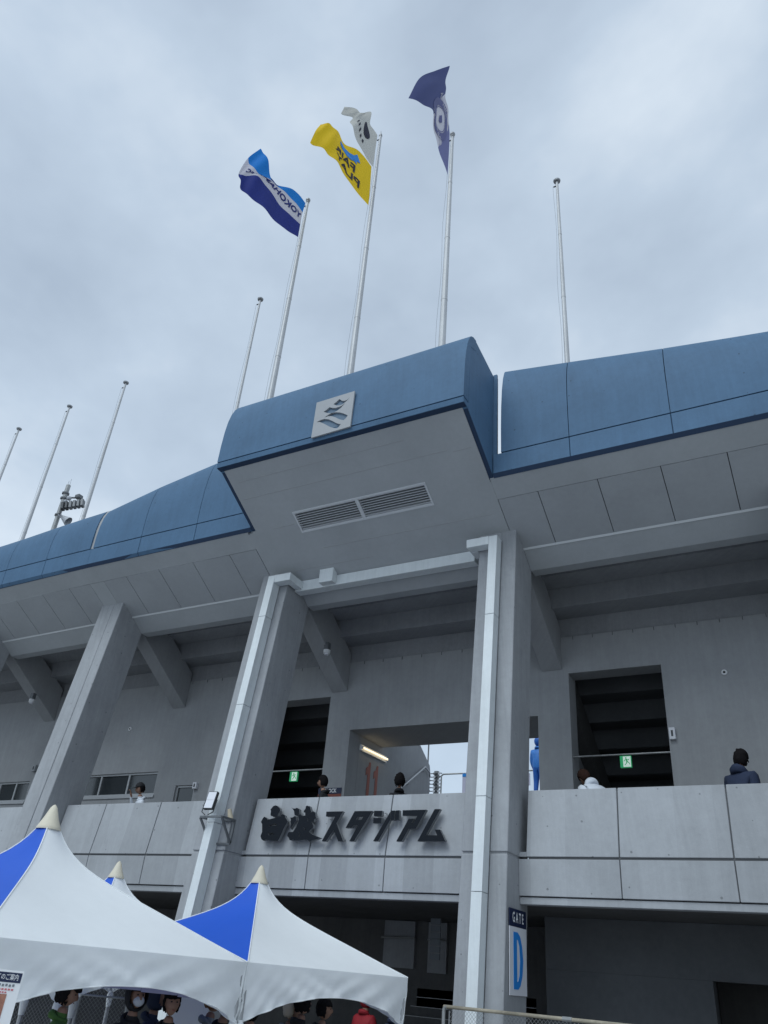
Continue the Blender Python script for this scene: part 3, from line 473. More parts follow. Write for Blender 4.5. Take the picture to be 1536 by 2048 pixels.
# ================= THINGS ON THE BUILDING =================
# ---- white rectangular pipe cover
pc = thing('pipe_cover', (-8, 12.6, -EY), 'white boxed rainwater pipe cover running up both main columns and under the box soffit', 'pipe cover')
def cover_v(cx, sh, hs, a, b):
    for h0, h1 in zip(hs, hs[1:]):
        MB().prism([(fr(h0, -.25), h0 + .006), (fr(h0, -.003), h0 + .006), (fr(h1, -.003), h1 - .002), (fr(h1, -.25), h1 - .002)], cx + a, cx + b, sh).build('upright_section', 'pale_cover', pc, bev=.004)
cover_v(-5.225, 0, [-EY, -.6, 1.3, 2.75, 6.15, 7.95], -.085, .095)
cover_v(-10.995, .018, [-EY, 0.2, 2.4, 4.8, 6.9, 7.97], .0, .19)
def bx(x0, x1, y0, y1, z0, z1, nm='run_section'): MB().box(x0, x1, y0, y1, z0, z1).build(nm, 'pale_cover', pc, bev=.004)
bx(-10.66, -10.22, 13.06, 13.295, 7.78, 7.965, 'bracket_section'); bx(-10.40, -10.225, 13.296, 13.60, 7.775, 7.96, 'bracket_section')
bx(-10.44, -9.60, 13.602, 13.85, 7.74, 8.0)
bx(-9.66, -9.29, 13.42, 13.60, 7.77, 8.11, 'box_section')
bx(-9.598, -5.85, 13.604, 13.85, 7.745, 7.995)
bx(-5.80, -5.315, 13.06, 13.29, 7.77, 7.955, 'bracket_section'); bx(-5.80, -5.64, 13.292, 13.60, 7.765, 7.95, 'bracket_section')

# ---- stadium name letters
sg = thing('stadium_name_sign', (-8.2, 13.2, 1.93), 'large raised black Japanese lettering on the parapet between the two main columns', 'sign')
NM = dict(shiro='kanji_letter', nami='kanji_letter', su='katakana_letter', ta='katakana_letter', ji='katakana_letter', a='katakana_letter', mu='katakana_letter')
A0 = 13.27 - LEAN * 1.91 - .16
for k_, outl in D['SIGN'].items():
    mb = MB()
    for grp in ([outl[:1], outl[1:]] if k_ == 'shiro' else [outl[:1], outl[1:2], outl[2:]] if k_ == 'nami' else [[r_] for r_ in outl] if k_ == 'ji' else [outl]):
        vs, fs, ns = fill2d(grp, .075)
        mb.add([(u, A0 + LEAN * v + w_, v) for u, v, w_ in vs], fs); mb.mi[-len(fs):] = [0 if abs(n_) > .5 else 1 for n_ in ns]
    o = mb.build(NM[k_], ['letter_black', 'letter_side'], sg); recalc(o)
    xs = [p[0] for r_ in outl for p in r_]; hs = [p[1] for r_ in outl for p in r_]
    c = (min(xs) + max(xs)) / 2; st = MB()
    outer = outl[0] if k_ != 'nami' else outl[2]
    for i in range(0, len(outer), max(1, len(outer) // 3)):
        x = outer[i][0] * .8 + c * .2; h = outer[i][1] * .8 + (sum(hs) / len(hs)) * .2
        st.tube((x, A0 + LEAN * h + .07, h), (x, A0 + LEAN * h + .17, h), .008, n=6)
    st.build('standoff_pin', 'steel', o)
# ---- emblem plaque
em_ = thing('emblem_plaque', (-7.9, 10.67, 9.72), 'grey square plaque with four recessed wave shapes on the blue box front', 'plaque')
vs, fs, _ = fill2d(D['EMBLEM'], .04)
o = MB().add([(u, 10.655 + w_, v) for u, v, w_ in vs], fs).build('plate', 'plate_grey', em_); recalc(o)
MB().box(-8.33, -7.47, 10.6952, 10.6985, 9.8, 10.6).build('recess', 'emblem_back', em_)

# ---- gate sign on the column side
def flatsign(parent, name, m, o, ux, uy, w_, h_, d=.012):
    o, ux, uy = Vector(o), Vector(ux).normalized(), Vector(uy).normalized(); n = ux.cross(uy)
    return MB().obox(o + n * d / 2, ux * w_ / 2, uy * h_ / 2, n * d / 2).build(name, m, parent)
def letters(parent, name, m, txt, o, ux, uy, size, d=.014, sx=1., bold=0., yscale=1.):
    o, ux, uy = Vector(o), Vector(ux).normalized(), Vector(uy).normalized(); n = ux.cross(uy)
    vs, fs = text2d(txt, size, sx, bold)
    return MB().add([o + ux * v[0] + uy * v[1] * yscale + n * d for v in vs], fs).build(name, m, parent)
XS = -4.825 + .012
gs = thing('gate_sign', (XS, 13.15, -.03), 'tall GATE D sign with navy header and big blue letter on the right column', 'sign')
UX = (0, 1, 0); UY = (0, 0, 1); KG = .012
flatsign(gs, 'sign_board', 'sign_grey', (XS, 13.148, .425), UX, UY, .745, .91)
flatsign(gs, 'header', 'sign_navy', (XS, 13.148, 1.008), UX, UY, .745, .245)
letters(gs, 'header_lettering', 'white', 'G A T E', (XS, 13.148, 1.005), UX, UY, .2, sx=.74, bold=.004)
dd = [[(-.17, -.38), (-.17, .38), (-.02, .38), (.06, .33), (.13, .2), (.165, .0), (.13, -.2), (.06, -.33), (-.02, -.38)], [(-.055, -.28), (-.02, -.28), (.03, -.2), (.055, 0), (.03, .2), (-.02, .28), (-.055, .28)]]
vs, fs, _ = fill2d([[(x * 1.25, y) for x, y in r_] for r_ in dd], .004)
o = MB().add([(XS + .0125 + w_, 13.15 + u, .43 + v) for u, v, w_ in vs], fs).build('large_letter', 'sign_blue', gs); recalc(o)

# ---- floodlight and bracket on the left column
fb = thing('column_floodlight', (-10.65, 12.65, 2.02), 'square floodlight on triangular steel bracket fixed to the left main column', 'floodlight')
Fh = lambda h, d=0: fr(h) + d
x0, x1 = -10.98, -10.52; yb = fr(2.45) - .26; sz = .018
mb = MB()
def bar(mb, a, b, r=sz): 
    a, b = Vector(a), Vector(b); d = (b - a); u = d.normalized(); s_ = Vector((1, 0, 0)) if abs(u.x) < .9 else Vector((0, 1, 0)); v = u.cross(s_).normalized(); q = u.cross(v); mb.obox((a + b) / 2, d / 2, v * r, q * r)
fx0, fx1, fy = -10.98, -10.45, fr(2.45) - .42
for a, b in (((fx0, fy, 2.47), (fx1, fy, 2.47)), ((fx0, fy, 2.47), (fx0, fr(2.47), 2.47)), ((fx1, fy, 2.47), (fx1, fr(2.47), 2.47)), ((fx0, fr(2.47) - .02, 2.47), (fx1, fr(2.47) - .02, 2.47)),
             ((fx0, fy, 2.46), (fx0 + .03, fr(2.05) - .02, 2.05)), ((fx1, fy, 2.46), (fx1, fr(2.05) - .02, 2.05)), ((fx0, fr(2.05) - .02, 2.04), (fx1, fr(2.05) - .02, 2.04)), ((fx1, fr(2.45) - .02, 2.45), (fx1, fr(2.05) - .02, 2.05))): bar(mb, a, b)
mb.build('bracket', 'grey_metal', fb)
cpt = Vector((-10.80, fy + .02, 2.77)); ux = Vector((1, .15, 0)).normalized(); uy = Vector((.03, .22, 1)).normalized(); un = ux.cross(uy)
MB().obox(cpt, ux * .105, uy * .175, un * .035).build('lamp_housing', 'dark_metal', fb, bev=.008)
fl = MB().obox(cpt + un * .038, ux * .088, uy * .078, un * .003); fl.v = [tuple(Vector(v) + uy * .08) for v in fl.v]; fl.build('lamp_lens', 'sign_grey', fb)
fl = MB().obox(cpt + un * .038, ux * .088, uy * .078, un * .003); fl.v = [tuple(Vector(v) - uy * .08) for v in fl.v]; fl.build('lamp_lens', 'sign_grey', fb)
mb = MB()
for s_ in (-1, 1): mb.path([cpt + ux * .125 * s_ + uy * .02, cpt + ux * .125 * s_ - uy * .22, cpt + ux * .03 * s_ - uy * .28], .010, 6)
mb.build('yoke', 'dark_metal', fb)
MB().tube((-10.50, fr(2.5) - .1, 2.49), (-10.52, fr(2.5) - .16, 2.66), .055, .035, 12).build('sensor_cap', 'beige', fb)

# ---- dome lights under the rakers
for i, (x, n, h, lb) in enumerate([(-10.62, 15.5, 6.98, 'white drum lamp under the sloping beam beside the left main column'), (-21.45, 15.57, 6.64, 'white drum lamp under the sloping beam nearest the left edge')]):
    q = thing('drum_lamp', (x, n, h), lb, 'lamp', 'drum lamps under the sloping beams')
    MB().box(x - .06, x + .06, n - .06, n + .06, h + .02, h + .22).build('mount', 'grey_metal', q)
    MB().tube((x, n, h - .06), (x, n, h + .03), .085, .09, 20).build('lamp_body', 'white', q, smooth=False)
    MB().tube((x, n, h - .10), (x, n, h - .062), .05, .06, 16).build('lens', 'sign_grey', q)
# ---- wall rosettes
for x, h, lb in ((-1.61, 5.93, 'round white pipe end with dark centre on the back wall right of the right doorway'), (-18.11, 5.84, 'small round pipe end high on the back wall above the strip windows')):
    q = thing('pipe_end', (x, 16.68, h), lb, 'wall fitting', 'round pipe ends on the back wall')
    MB().tube((x, 16.66, h), (x, 16.699, h), .055, .06, 18).build('flange', 'white', q)
    MB().tube((x, 16.655, h), (x, 16.6595, h), .026, .026, 14).build('hole', 'black', q)
# ---- wall boxes
def wallbox(name, x, h, w_, hh, lb, n=BW, m='sign_grey', cat='box'):
    q = thing(name, (x, n, h), lb, cat)
    MB().box(x - w_/2, x + w_/2, n - .10, n - .002, h, h + hh).build('housing', m, q, bev=.006)
    MB().box(x - w_/6, x + w_/6, n - .104, n - .1005, h + hh * .25, h + hh * .75).build('slot', 'dark_metal', q)
wallbox('wall_box', -15.13, 4.03, .13, .17, 'small white box at the corner of the little single window')
wallbox('wall_box', -22.05 + .25, 4.75, .14, .2, 'small grey box on the wall above the far left windows', m='plate_grey')
wallbox('wall_box', -2.75, 4.62, .12, .24, 'small pale speaker box on the right edge of the right doorway')
# ---- rails and exit signs in the doorways
def doorway(xa, xb, h, xs, which):
    q = thing('door_rail', ((xa + xb) / 2, BW + .2, h), 'thin grey steel tube across the dark ' + which + ' doorway', 'rail', 'tubes across the doorways')
    MB().tube((xa, BW + .12, h), (xb, BW + .12, h), .02).build('tube', 'galvanised', q)
    e = thing('exit_sign', (xs, BW + .1, h - .27), 'green running man exit sign hanging in the dark ' + which + ' doorway', 'exit sign', 'green exit signs in the doorways')
    MB().box(xs - .115, xs + .115, BW + .09, BW + .15, h - .27, h - .035).build('housing', 'exit_green', e, bev=.004)
    MB().box(xs - .05, xs + .105, BW + .086, BW + .0895, h - .26, h - .05).build('white_field', 'exit_white', e)
    c = h - .155; mb = MB(); y = BW + .083
    def limb(a, b, r): 
        a, b = Vector((xs + a[0], y, c + a[1])), Vector((xs + b[0], y, c + b[1])); d = b - a; v = Vector((-d.z, 0, d.x)).normalized() * r; mb.obox((a + b) / 2, d / 2, v, (0, .0015, 0))
    mb.tube((xs + .01, y - .001, c + .072), (xs + .01, y + .001, c + .072), .016, n=10)
    for a, b, r in (((.015, .05), (.03, -.005), .014), ((.02, .045), (-.02, .03), .007), ((-.02, .03), (-.03, .005), .006), ((.02, .045), (.06, .03), .007), ((.06, .03), (.07, .05), .006), ((.03, 0), (.065, -.02), .009), ((.065, -.02), (.085, -.06), .007), ((.03, 0), (.01, -.04), .009), ((.01, -.04), (-.02, -.07), .007)): limb(a, b, r)
    mb.build('running_figure', 'exit_green', e)
    MB().tube((xs - .06, BW + .12, h - .034), (xs - .06, BW + .12, h - .015), .008).tube((xs + .06, BW + .12, h - .034), (xs + .06, BW + .12, h - .015), .008).build('hanger', 'dark_metal', e)
doorway(-4.85, -2.84, 4.42, -3.76, 'right'); doorway(-13.14, -11.15, 4.43, -12.07, 'left')
# ---- tube lamp, gate number, block sign, handrail in the passage
q = thing('tube_lamp', (-10.40, 17.9, 4.95), 'lit fluorescent batten lamp on the passage wall above the number eleven', 'lamp')
a, b = Vector((-10.455, 17.22, 5.035)), Vector((-10.455, 18.62, 5.06)); d = (b - a).normalized(); v = Vector((0, -d.z, d.y))
MB().obox((a + b) / 2 + Vector((.022, 0, 0)), (b - a) / 2, v * .075, (.02, 0, 0)).build('batten', 'white', q)
MB().tube(a + Vector((.085, .06, 0)), b + Vector((.085, -.06, 0)), .018, n=12).build('tube', 'tube_light', q)
MB().obox(a + Vector((.065, .03, 0)), d * .02, v * .03, (.03, 0, 0)).obox(b + Vector((.065, -.03, 0)), -d * .02, v * .03, (.03, 0, 0)).build('socket', 'white', q)
q = thing('gate_number', (-10.455, 18, 4.0), 'tall faded red number 11 on the passage wall under the tube lamp', 'number sign')
for n0 in (17.80, 18.20):
    o2 = [(n0 - .07, 3.45), (n0 + .055, 3.45), (n0 + .055, 4.80), (n0 - .01, 4.80), (n0 - .06, 4.68), (n0 - .16, 4.62), (n0 - .16, 4.44), (n0 - .07, 4.50)]
    MB().prism(o2, -10.457, -10.449).build('digit', 'number_paint', q)
q = thing('block_sign', (-10.8, 16.68, 3.45), 'navy and red BLOCK sign on the wall beside the passage', 'sign')
flatsign(q, 'header', 'sign_navy', (-10.86, 16.695, 3.865), (1, 0, 0), (0, 0, 1), .66, .14)
flatsign(q, 'board', 'sign_red', (-10.86, 16.695, 3.62), (1, 0, 0), (0, 0, 1), .66, .345)
letters(q, 'header_lettering', 'white', 'BLOCK', (-10.84, 16.695, 3.865), (1, 0, 0), (0, 0, 1), .13, bold=.004, sx=.8)
q = thing('stair_handrail', (-10.4, 20.4, 4.2), 'sloping steel handrail on the passage wall beside the sky opening', 'handrail')
MB().path([(-10.39, 19.3, 4.42), (-10.39, 20.86, 5.41), (-10.39, 21.15, 5.33), (-10.39, 21.2, 5.2)], .024).build('rail', 'steel', q)
mb = MB()
for n, h in ((19.9, 4.78), (20.8, 5.34)): mb.path([(-10.455, n, h - .08), (-10.39, n, h - .08), (-10.39, n, h)], .010, 6)
mb.build('support', 'steel', q)
q = thing('guard_rail', (-9, 22, 4.72), 'grey tubular guard rail with blue and white cloth on the walkway behind the passage', 'railing')
MB().path([(-10.40, 22, 4.72), (-10.40, 22, 5.42), (-10.34, 22, 5.465), (-5.6, 22, 5.465)], .024).path([(-10.40, 22, 4.80), (-5.6, 22, 4.80)], .016).build('frame', 'galvanised', q)
o = MB().box(-9.70, -8.3, 21.97, 21.985, 4.84, 5.39).build('cloth_banner', 'paper', q)
MB().box(-9.70, -8.3, 21.962, 21.968, 5.36, 5.45).build('cloth_edge', 'sign_blue', q)
MB().box(-7.9, -7.62, 21.97, 21.985, 5.05, 5.38).build('cloth_banner', 'paper', q)
q = thing('side_rail', (-10.5, 20.8, 5.9), 'bent dark guard tube above the passage side wall against the sky', 'railing')
MB().path([(-10.5, 20.1, 6.35), (-10.5, 20.9, 6.75), (-10.5, 21.25, 6.2), (-10.5, 21.25, 5.6)], .022).build('tube', 'grey_metal', q)
# ---- distant floodlight tower seen through the passage
q = thing('floodlight_tower', (-29, 60, -EY), 'distant stadium floodlight tower with stacked rows of lamps seen through the passage', 'floodlight tower')
MB().tube((-28.9, 60.2, -EY), (-28.9, 60.2, 15.2), .35, .22).build('mast', 'grey_metal', q)
mb = MB()
for k in range(6): mb.box(-29.5, -28.3, 59.9, 60.0, 13.55 + k * .28, 13.60 + k * .28)
mb.build('crossbar', 'dark_metal', q)
for k in range(6):
    for j in range(3):
        MB().tube((-29.35 + j * .45, 59.7, 13.50 + k * .28), (-29.35 + j * .45, 59.9, 13.60 + k * .28), .10, .07, 10).build('lamp_head', 'horn_white' if (k + j) % 3 else 'grey_metal', q)

# ================= FLAGPOLES =================
def pole(x, n, htop, r0, r1, lb, hb, finial='ball'):
    q = thing('flagpole', (x, n, hb), lb, 'flagpole', 'flagpoles along the roof of the stand')
    m0 = hb + (htop - hb) * .5
    MB().tube((x, n, hb), (x, n, m0), r0, (r0 + r1) / 2, 14).tube((x, n, m0), (x, n, htop - .12), (r0 + r1) / 2, r1, 14).build('shaft', 'pole_paint', q, smooth=False)
    for f in (.25, .5, .75):
        h = hb + (htop - hb) * f; r = r0 + (r1 - r0) * f
        MB().tube((x, n, h), (x, n, h + .03), r + .004, r + .004, 14).build('joint_ring', 'pole_paint', q)
    if finial == 'ball': MB().ball((x, n, htop - .04), .07, .07, .07).tube((x, n, htop - .16), (x, n, htop - .10), .05, .05).build('finial', 'pole_cap', q, smooth=True)
    elif finial == 'disc': MB().tube((x, n, htop - .11), (x, n, htop - .07), .085, .095, 16).tube((x, n, htop - .07), (x, n, htop - .03), .095, .04, 16).build('finial', 'pole_cap', q)
    else: MB().tube((x, n, htop - .12), (x, n, htop + .12), .03, .004, 8).tube((x, n, htop - .14), (x, n, htop - .08), .05, .05).build('finial', 'pole_cap', q)
    mb = MB(); rr = r0 + .05
    pts = [(x - rr - .02 * math.sin(i) + (r0 - r1) * i / 14, n - .03, hb + .4 + (htop - hb - .7) * i / 14) for i in range(15)]
    mb.path(pts, .004, 5).build('halyard', 'rope', q)
    mb = MB(); mb.tube((x - .09, n - .02, htop - .3), (x - .03, n, htop - .27), .018, n=8); mb.build('pulley', 'dark_metal', q)
    return q
pole(-10.35, 11.4, 19.34, .084, .041, 'big white flagpole flying the blue and white flag', 11.2)
pole(-8.08, 11.4, 21.0, .084, .041, 'tallest white flagpole flying the yellow flag below a cream flag', 11.2, 'spike')
pole(-5.76, 11.4, 19.47, .084, .041, 'big white flagpole flying the navy flag near the right end of the box', 11.2)
pole(-12.97, 13.0, 18.0, .06, .032, 'bare flagpole just left of the blue and white flag', 9.6, 'disc')
pole(-3.475, 13.0, 18.22, .065, .034, 'bare flagpole right of the projecting box', 9.6, 'disc')
pole(-18.16, 13.0, 16.38, .062, .032, 'bare flagpole right of the loudspeaker mast', 9.4, 'disc')
pole(-20.74, 13.0, 16.19, .062, .032, 'bare flagpole left of the loudspeaker mast', 9.4, 'disc')
pole(-23.22, 13.0, 15.95, .062, .032, 'farthest bare flagpole at the left edge of the photo', 9.4, 'disc')
# furled cloth wrapped along two poles reads as slightly kinked covers
q = thing('speaker_mast', (-20.9, 14, 9.5), 'grey mast carrying cameras, a row of line speakers and a horn above the blue band', 'mast')
MB().tube((-20.9, 14, 9.5), (-20.85, 14, 13.5), .085, .075, 16).build('mast', 'galvanised', q)
mb = MB()
for h in (13.15, 12.95, 12.3): mb.tube((-20.86, 14, h), (-20.86, 14, h + .05), .12, .12, 16)
mb.build('clamp', 'grey_metal', q)
MB().path([(-20.86, 14, 13.02), (-20.4, 14.2, 13.02)], .03).path([(-20.86, 14, 12.75), (-20.1, 14.25, 12.80)], .035).path([(-20.86, 14, 12.35), (-20.5, 13.8, 12.25)], .03).build('arm', 'grey_metal', q)
for k in range(6):
    c = Vector((-20.66 + k * .105, 13.92 + k * .06, 12.58 + k * .035)); MB().obox(c, (.046, .025, .008), (-.05, .085, .0), (-.035, .0, .14)).build('line_speaker', 'grey_metal' if k > 1 else 'dark_metal', q, bev=.02)
MB().tube((-20.66, 13.98, 12.24), (-20.42, 14.12, 12.06), .045, .16, 18, caps=False).tube((-20.74, 13.94, 12.28), (-20.66, 13.98, 12.24), .07, .045, 12).build('horn', 'horn_white', q)
MB().box(-20.5, -20.3, 14.1, 14.3, 12.98, 13.12).build('camera_housing', 'grey_metal', q, bev=.02)
MB().ball((-20.6, 14.0, 12.93), .08).ball((-20.66, 13.95, 12.8), .06).build('dome_camera', 'horn_white', q, smooth=True)
MB().tube((-20.80, 14, 13.5), (-20.80, 14, 13.75), .004).tube((-20.9, 14, 13.5), (-20.9, 14, 13.7), .004).build('antenna', 'dark_metal', q)

# ================= FLAGS =================
def crm(p, t):
    n = len(p) - 1; f = max(0, min(.99999, t)) * n; i = int(f); u = f - i
    g_ = lambda k: Vector(p[max(0, min(n, k))]); a, b, c, d = g_(i-1), g_(i), g_(i+1), g_(i+2)
    if i == 0: a = b * 2 - c
    if i == n - 1: d = c * 2 - b
    return .5 * ((2*b) + (-a + c)*u + (2*a - 5*b + 4*c - d)*u*u + (-a + 3*b - 3*c + d)*u**3)
def flag(rows, side, amp, nw, ph, col, label, parts, kinks=None):
    def F(u, v, off=0):
        cp = [crm(r_, u) for r_ in rows]; p = crm(cp, v)
        a = amp * min(1, u * 1.6) * (math.sin(nw * 2 * math.pi * (u + .25 * v) + ph) + .35 * math.sin(nw * 5.3 * u * math.pi - 5 * v + ph))
        return p + Vector(side) * (a + off)
    q = thing('flag', rows[0][0], label, 'flag')
    NU, NV = 48, 28; cells = {}
    for i in range(NU):
        for j in range(NV): cells.setdefault(col((i + .5) / NU, (j + .5) / NV), []).append((i, j))
    for (nm, m_), cl in cells.items():
        idx = {}; mb = MB()
        for i, j in cl:
            f = []
            for a, b in ((i, j), (i+1, j), (i+1, j+1), (i, j+1)):
                if (a, b) not in idx: idx[(a, b)] = len(mb.v); mb.v.append(tuple(F(a / NU, b / NV)))
                f.append(idx[(a, b)])
            mb.f.append(tuple(f)); mb.mi.append(0)
        mb.build(nm, m_, q, smooth=True)
    for nm, m_, polys in parts:
        mb = MB()
        for vs, fs in polys:
            for off in (.012, -.012): mb.add([F(x, y, off) for x, y in vs], fs)
        mb.build(nm, m_, q)
    return q, F
def tx(s, size, sx, cu, cv, ang=0, bold=0, asp=1.5, shear=0):
    vs, fs = text2d(s, size, sx, bold, shear); c, s_ = math.cos(ang), math.sin(ang)
    # subdivide long faces is not needed at this size
    return ([((cu + (x * c - y * s_) / asp), cv - (x * s_ + y * c)) for x, y, _ in vs], fs)
def poly(pts): return (pts, [tuple(range(len(pts)))])
def ring(cu, cv, r0, r1, asp, n=28, a0=0, a1=2*math.pi):
    vs = []; fs = []
    for i in range(n + 1):
        t = a0 + (a1 - a0) * i / n
        for r_ in (r0, r1): vs.append((cu + r_ * math.cos(t) / asp, cv + r_ * math.sin(t)))
    for i in range(n): fs.append((2*i, 2*i+1, 2*i+3, 2*i+2))
    return (vs, fs)
sd = (.95, -.3, 0)
F1 = D['FLAG1']
flag(F1, sd, .07, 1.6, .5, lambda u, v: ('sky_stripe', 'flag_sky') if v < .333 else (('white_stripe', 'flag_white') if v < .667 else ('blue_stripe', 'flag_navy')),
     'sky blue, white and dark blue striped flag with club name on the left big flagpole',
     [('lettering', 'flag_navy', [tx('YOKOHAMA FC', .19, .92, .44, .50, 0, .006)]), ('crest', 'flag_navy', [ring(.50, .22, .05, .10, 1.5), ring(.5, .22, 0, .03, 1.5)])])
F2 = D['FLAG2']
flag(F2, sd, .08, 1.3, 1.8, lambda u, v: ('cloth', 'flag_yellow'), 'yellow fair play flag with dark letters and a blue bird shape',
     [('lettering', 'flag_ink', [tx('FAIR', .27, 1.0, .38, .52, 0, .006), tx('PLAY', .27, 1.0, .33, .78, 0, .006)]),
      ('bird_shape', 'sign_blue', [poly([(.16, .26), (.22, .12), (.26, .20), (.34, .22), (.42, .16), (.50, .10), (.49, .20), (.44, .30), (.36, .37), (.29, .37), (.24, .33), (.20, .36), (.21, .29)])])])
F3 = D['FLAG3']
flag(F3, sd, .09, 1.2, 2.4, lambda u, v: ('cloth', 'flag_cream'), 'cream white flag crumpled by the wind at the top of the tallest flagpole',
     [('oval_mark', 'flag_ink', [ring(.30, .36, 0, .15, 1.2)]), ('printed_mark', 'flag_ink', [poly([(.25 + .07 * i, .66 + .02 * (i % 2)), (.28 + .07 * i, .66), (.285 + .07 * i, .76), (.255 + .07 * i, .78)]) for i in range(5)])])
F4 = D['FLAG4']
def c4(u, v):
    if u > .60 - .02 * v: return ('navy_field', 'flag_slate')
    if u < .20 + .10 * (v - .5): return ('violet_field', 'flag_violet')
    return ('white_field', 'flag_white')
flag(F4, (1, -.1, 0), .08, 1.2, .2, c4, 'navy, white and violet flag with ring emblem flying high from the right big flagpole',
     [('ring_emblem', 'flag_violet', [ring(.43, .5, .27, .40, 1.6), ring(.43, .5, .235, .25, 1.6), poly([(.38, .44), (.45, .38), (.48, .50), (.44, .58), (.40, .55)])]),
      ('lettering', 'flag_white', [tx('KAGOSHIMA', .15, .9, .43, .17, 0, .004, 1.6), tx('UNITED FC', .15, .9, .43, .83, 0, .004, 1.6)])])
# ================= PEOPLE =================
def skinmesh(V_, E_, Rr, root, sub=1):
    me = bpy.data.meshes.new('skin'); o = bpy.data.objects.new('skin', me); COL.objects.link(o)
    me.from_pydata(V_, E_, []); me.update()
    md = o.modifiers.new('s', 'SKIN'); md.use_smooth_shade = True; md.branch_smoothing = .4
    if not me.skin_vertices: 
        bm = bmesh.new(); bm.from_mesh(me); bm.verts.layers.skin.verify(); bm.to_mesh(me); bm.free()
    for i, r_ in enumerate(Rr): me.skin_vertices[0].data[i].radius = (r_, r_) if isinstance(r_, (int, float)) else r_
    me.skin_vertices[0].data[root].use_root = True
    sb = o.modifiers.new('b', 'SUBSURF'); sb.levels = sub
    r_ = bpy.data.meshes.new_from_object(o.evaluated_get(bpy.context.evaluated_depsgraph_get()))
    vs = [tuple(v.co) for v in r_.vertices]; fs = [tuple(p.vertices) for p in r_.polygons]
    bpy.data.objects.remove(o); bpy.data.meshes.remove(r_); bpy.data.meshes.remove(me)
    return vs, fs
def person(x, n, hfeet, ang, label, top, legs='denim', hair='hair_black', hairstyle='short', height=1.68, lean=0., larm=None, rarm=None, head_tilt=0., head_yaw=0., hood=None, cap=None, mask=False, beard=0, group=None, skin='skin', puffy=1., collar=True, broad=1., bulk=1.):
    """built facing -y (towards the camera side), then turned by ang about z"""
    k = height / 1.68
    q = thing('person', (x, n, hfeet), label, 'person', group)
    B = {}
    def P_(nm, p, r_): B[nm] = (Vector(p), r_)
    ly = -math.sin(lean); lz = math.cos(lean)
    def sp(t, dx=0, dy=0): return Vector((dx, ly * t + dy, .93 + lz * t))
    P_('pel', (0, 0, .93), .135); P_('wst', sp(.17), .125 * puffy); P_('cst', sp(.36), .15 * puffy); P_('nkb', sp(.50), .085); P_('nk', sp(.57, 0, -.01), .060); P_('hd', sp(.63, 0, -.02), .05)
    for s_, sd_ in ((1, 'l'), (-1, 'r')):
        P_('sh' + sd_, sp(.455, s_ * .165 * broad), .072 * puffy); arm = larm if sd_ == 'l' else rarm
        el, wr = arm if arm else ((s_ * .23, -.03, .13), (s_ * .22, -.14, -.10))
        P_('el' + sd_, sp(el[2], el[0], el[1]) if True else 0, .052 * puffy); P_('wr' + sd_, sp(wr[2], wr[0], wr[1]), .033)
        w_ = sp(wr[2], wr[0], wr[1]); e__ = sp(el[2], el[0], el[1]); d = (w_ - e__).normalized(); a = d.cross(Vector((0, 1, .2))).normalized()
        P_('pm' + sd_, w_ + d * .06, (.036, .022))
        for i, (o_, ln) in enumerate(((-.027, .066), (-.009, .078), (.010, .074), (.028, .058))):
            b0 = w_ + d * .10 + a * o_; c_ = d.cross(a) * .25
            P_('f%d%s' % (i, sd_), b0, .0095); P_('g%d%s' % (i, sd_), b0 + (d + c_).normalized() * ln * .55, .0085); P_('h%d%s' % (i, sd_), b0 + (d + c_ * 3).normalized() * ln, .0075)
        P_('t0' + sd_, w_ + d * .045 - a * .035, .011); P_('t1' + sd_, w_ + d * .085 - a * .055, .009)
        P_('hp' + sd_, (s_ * .085, 0, .88), .10 * (1 + (puffy - 1) * .6)); P_('kn' + sd_, (s_ * .10, -.03, .48), .062 * (1 + (puffy - 1) * .9)); P_('an' + sd_, (s_ * .11, .02, .09), .045 * (1 + (puffy - 1) * .9)); P_('to' + sd_, (s_ * .13, -.15, .035), .036)
    bones = [('pel','wst'),('wst','cst'),('cst','nkb'),('nkb','nk'),('nk','hd')]
    for sd_ in 'lr':
        bones += [('cst','sh'+sd_),('sh'+sd_,'el'+sd_),('el'+sd_,'wr'+sd_),('wr'+sd_,'pm'+sd_),('pel','hp'+sd_),('hp'+sd_,'kn'+sd_),('kn'+sd_,'an'+sd_),('an'+sd_,'to'+sd_),('wr'+sd_,'t0'+sd_),('t0'+sd_,'t1'+sd_)]
        for i in range(4): bones += [('pm'+sd_,'f%d%s'%(i,sd_)),('f%d%s'%(i,sd_),'g%d%s'%(i,sd_)),('g%d%s'%(i,sd_),'h%d%s'%(i,sd_))]
    names = list(B); ix = {n_: i for i, n_ in enumerate(names)}
    vs, fs = skinmesh([B[n_][0] for n_ in names], [(ix[a], ix[b]) for a, b in bones], [B[n_][1] for n_ in names], 0)
    def kind(a, b):
        t = a[:2] + b[:2]
        if a == 'nk' or a == 'nkb': return 1 if a == 'nk' else 0
        if a[:2] in ('wr', 'pm') or a[0] in 'fgt': return 1
        if a[:2] in ('hp',) or b[:2] in ('hp',): return 2
        if a[:2] == 'kn': return 2
        if a[:2] == 'an': return 3
        return 0
    segs = [(B[a][0], B[b][0], kind(a, b)) for a, b in bones]
    def near(p):
        best = 9; kk = 0
        for a, b, t in segs:
            d = b - a; u = max(0, min(1, (p - a).dot(d) / d.length_squared)); r_ = (p - a - d * u).length
            if r_ < best: best = r_; kk = t
        return kk
    mi = []
    for f in fs:
        c = sum((Vector(vs[i]) for i in f), Vector()) / len(f); t = near(c)
        if t == 2 and c.z > .84: t = 0
        mi.append(t)
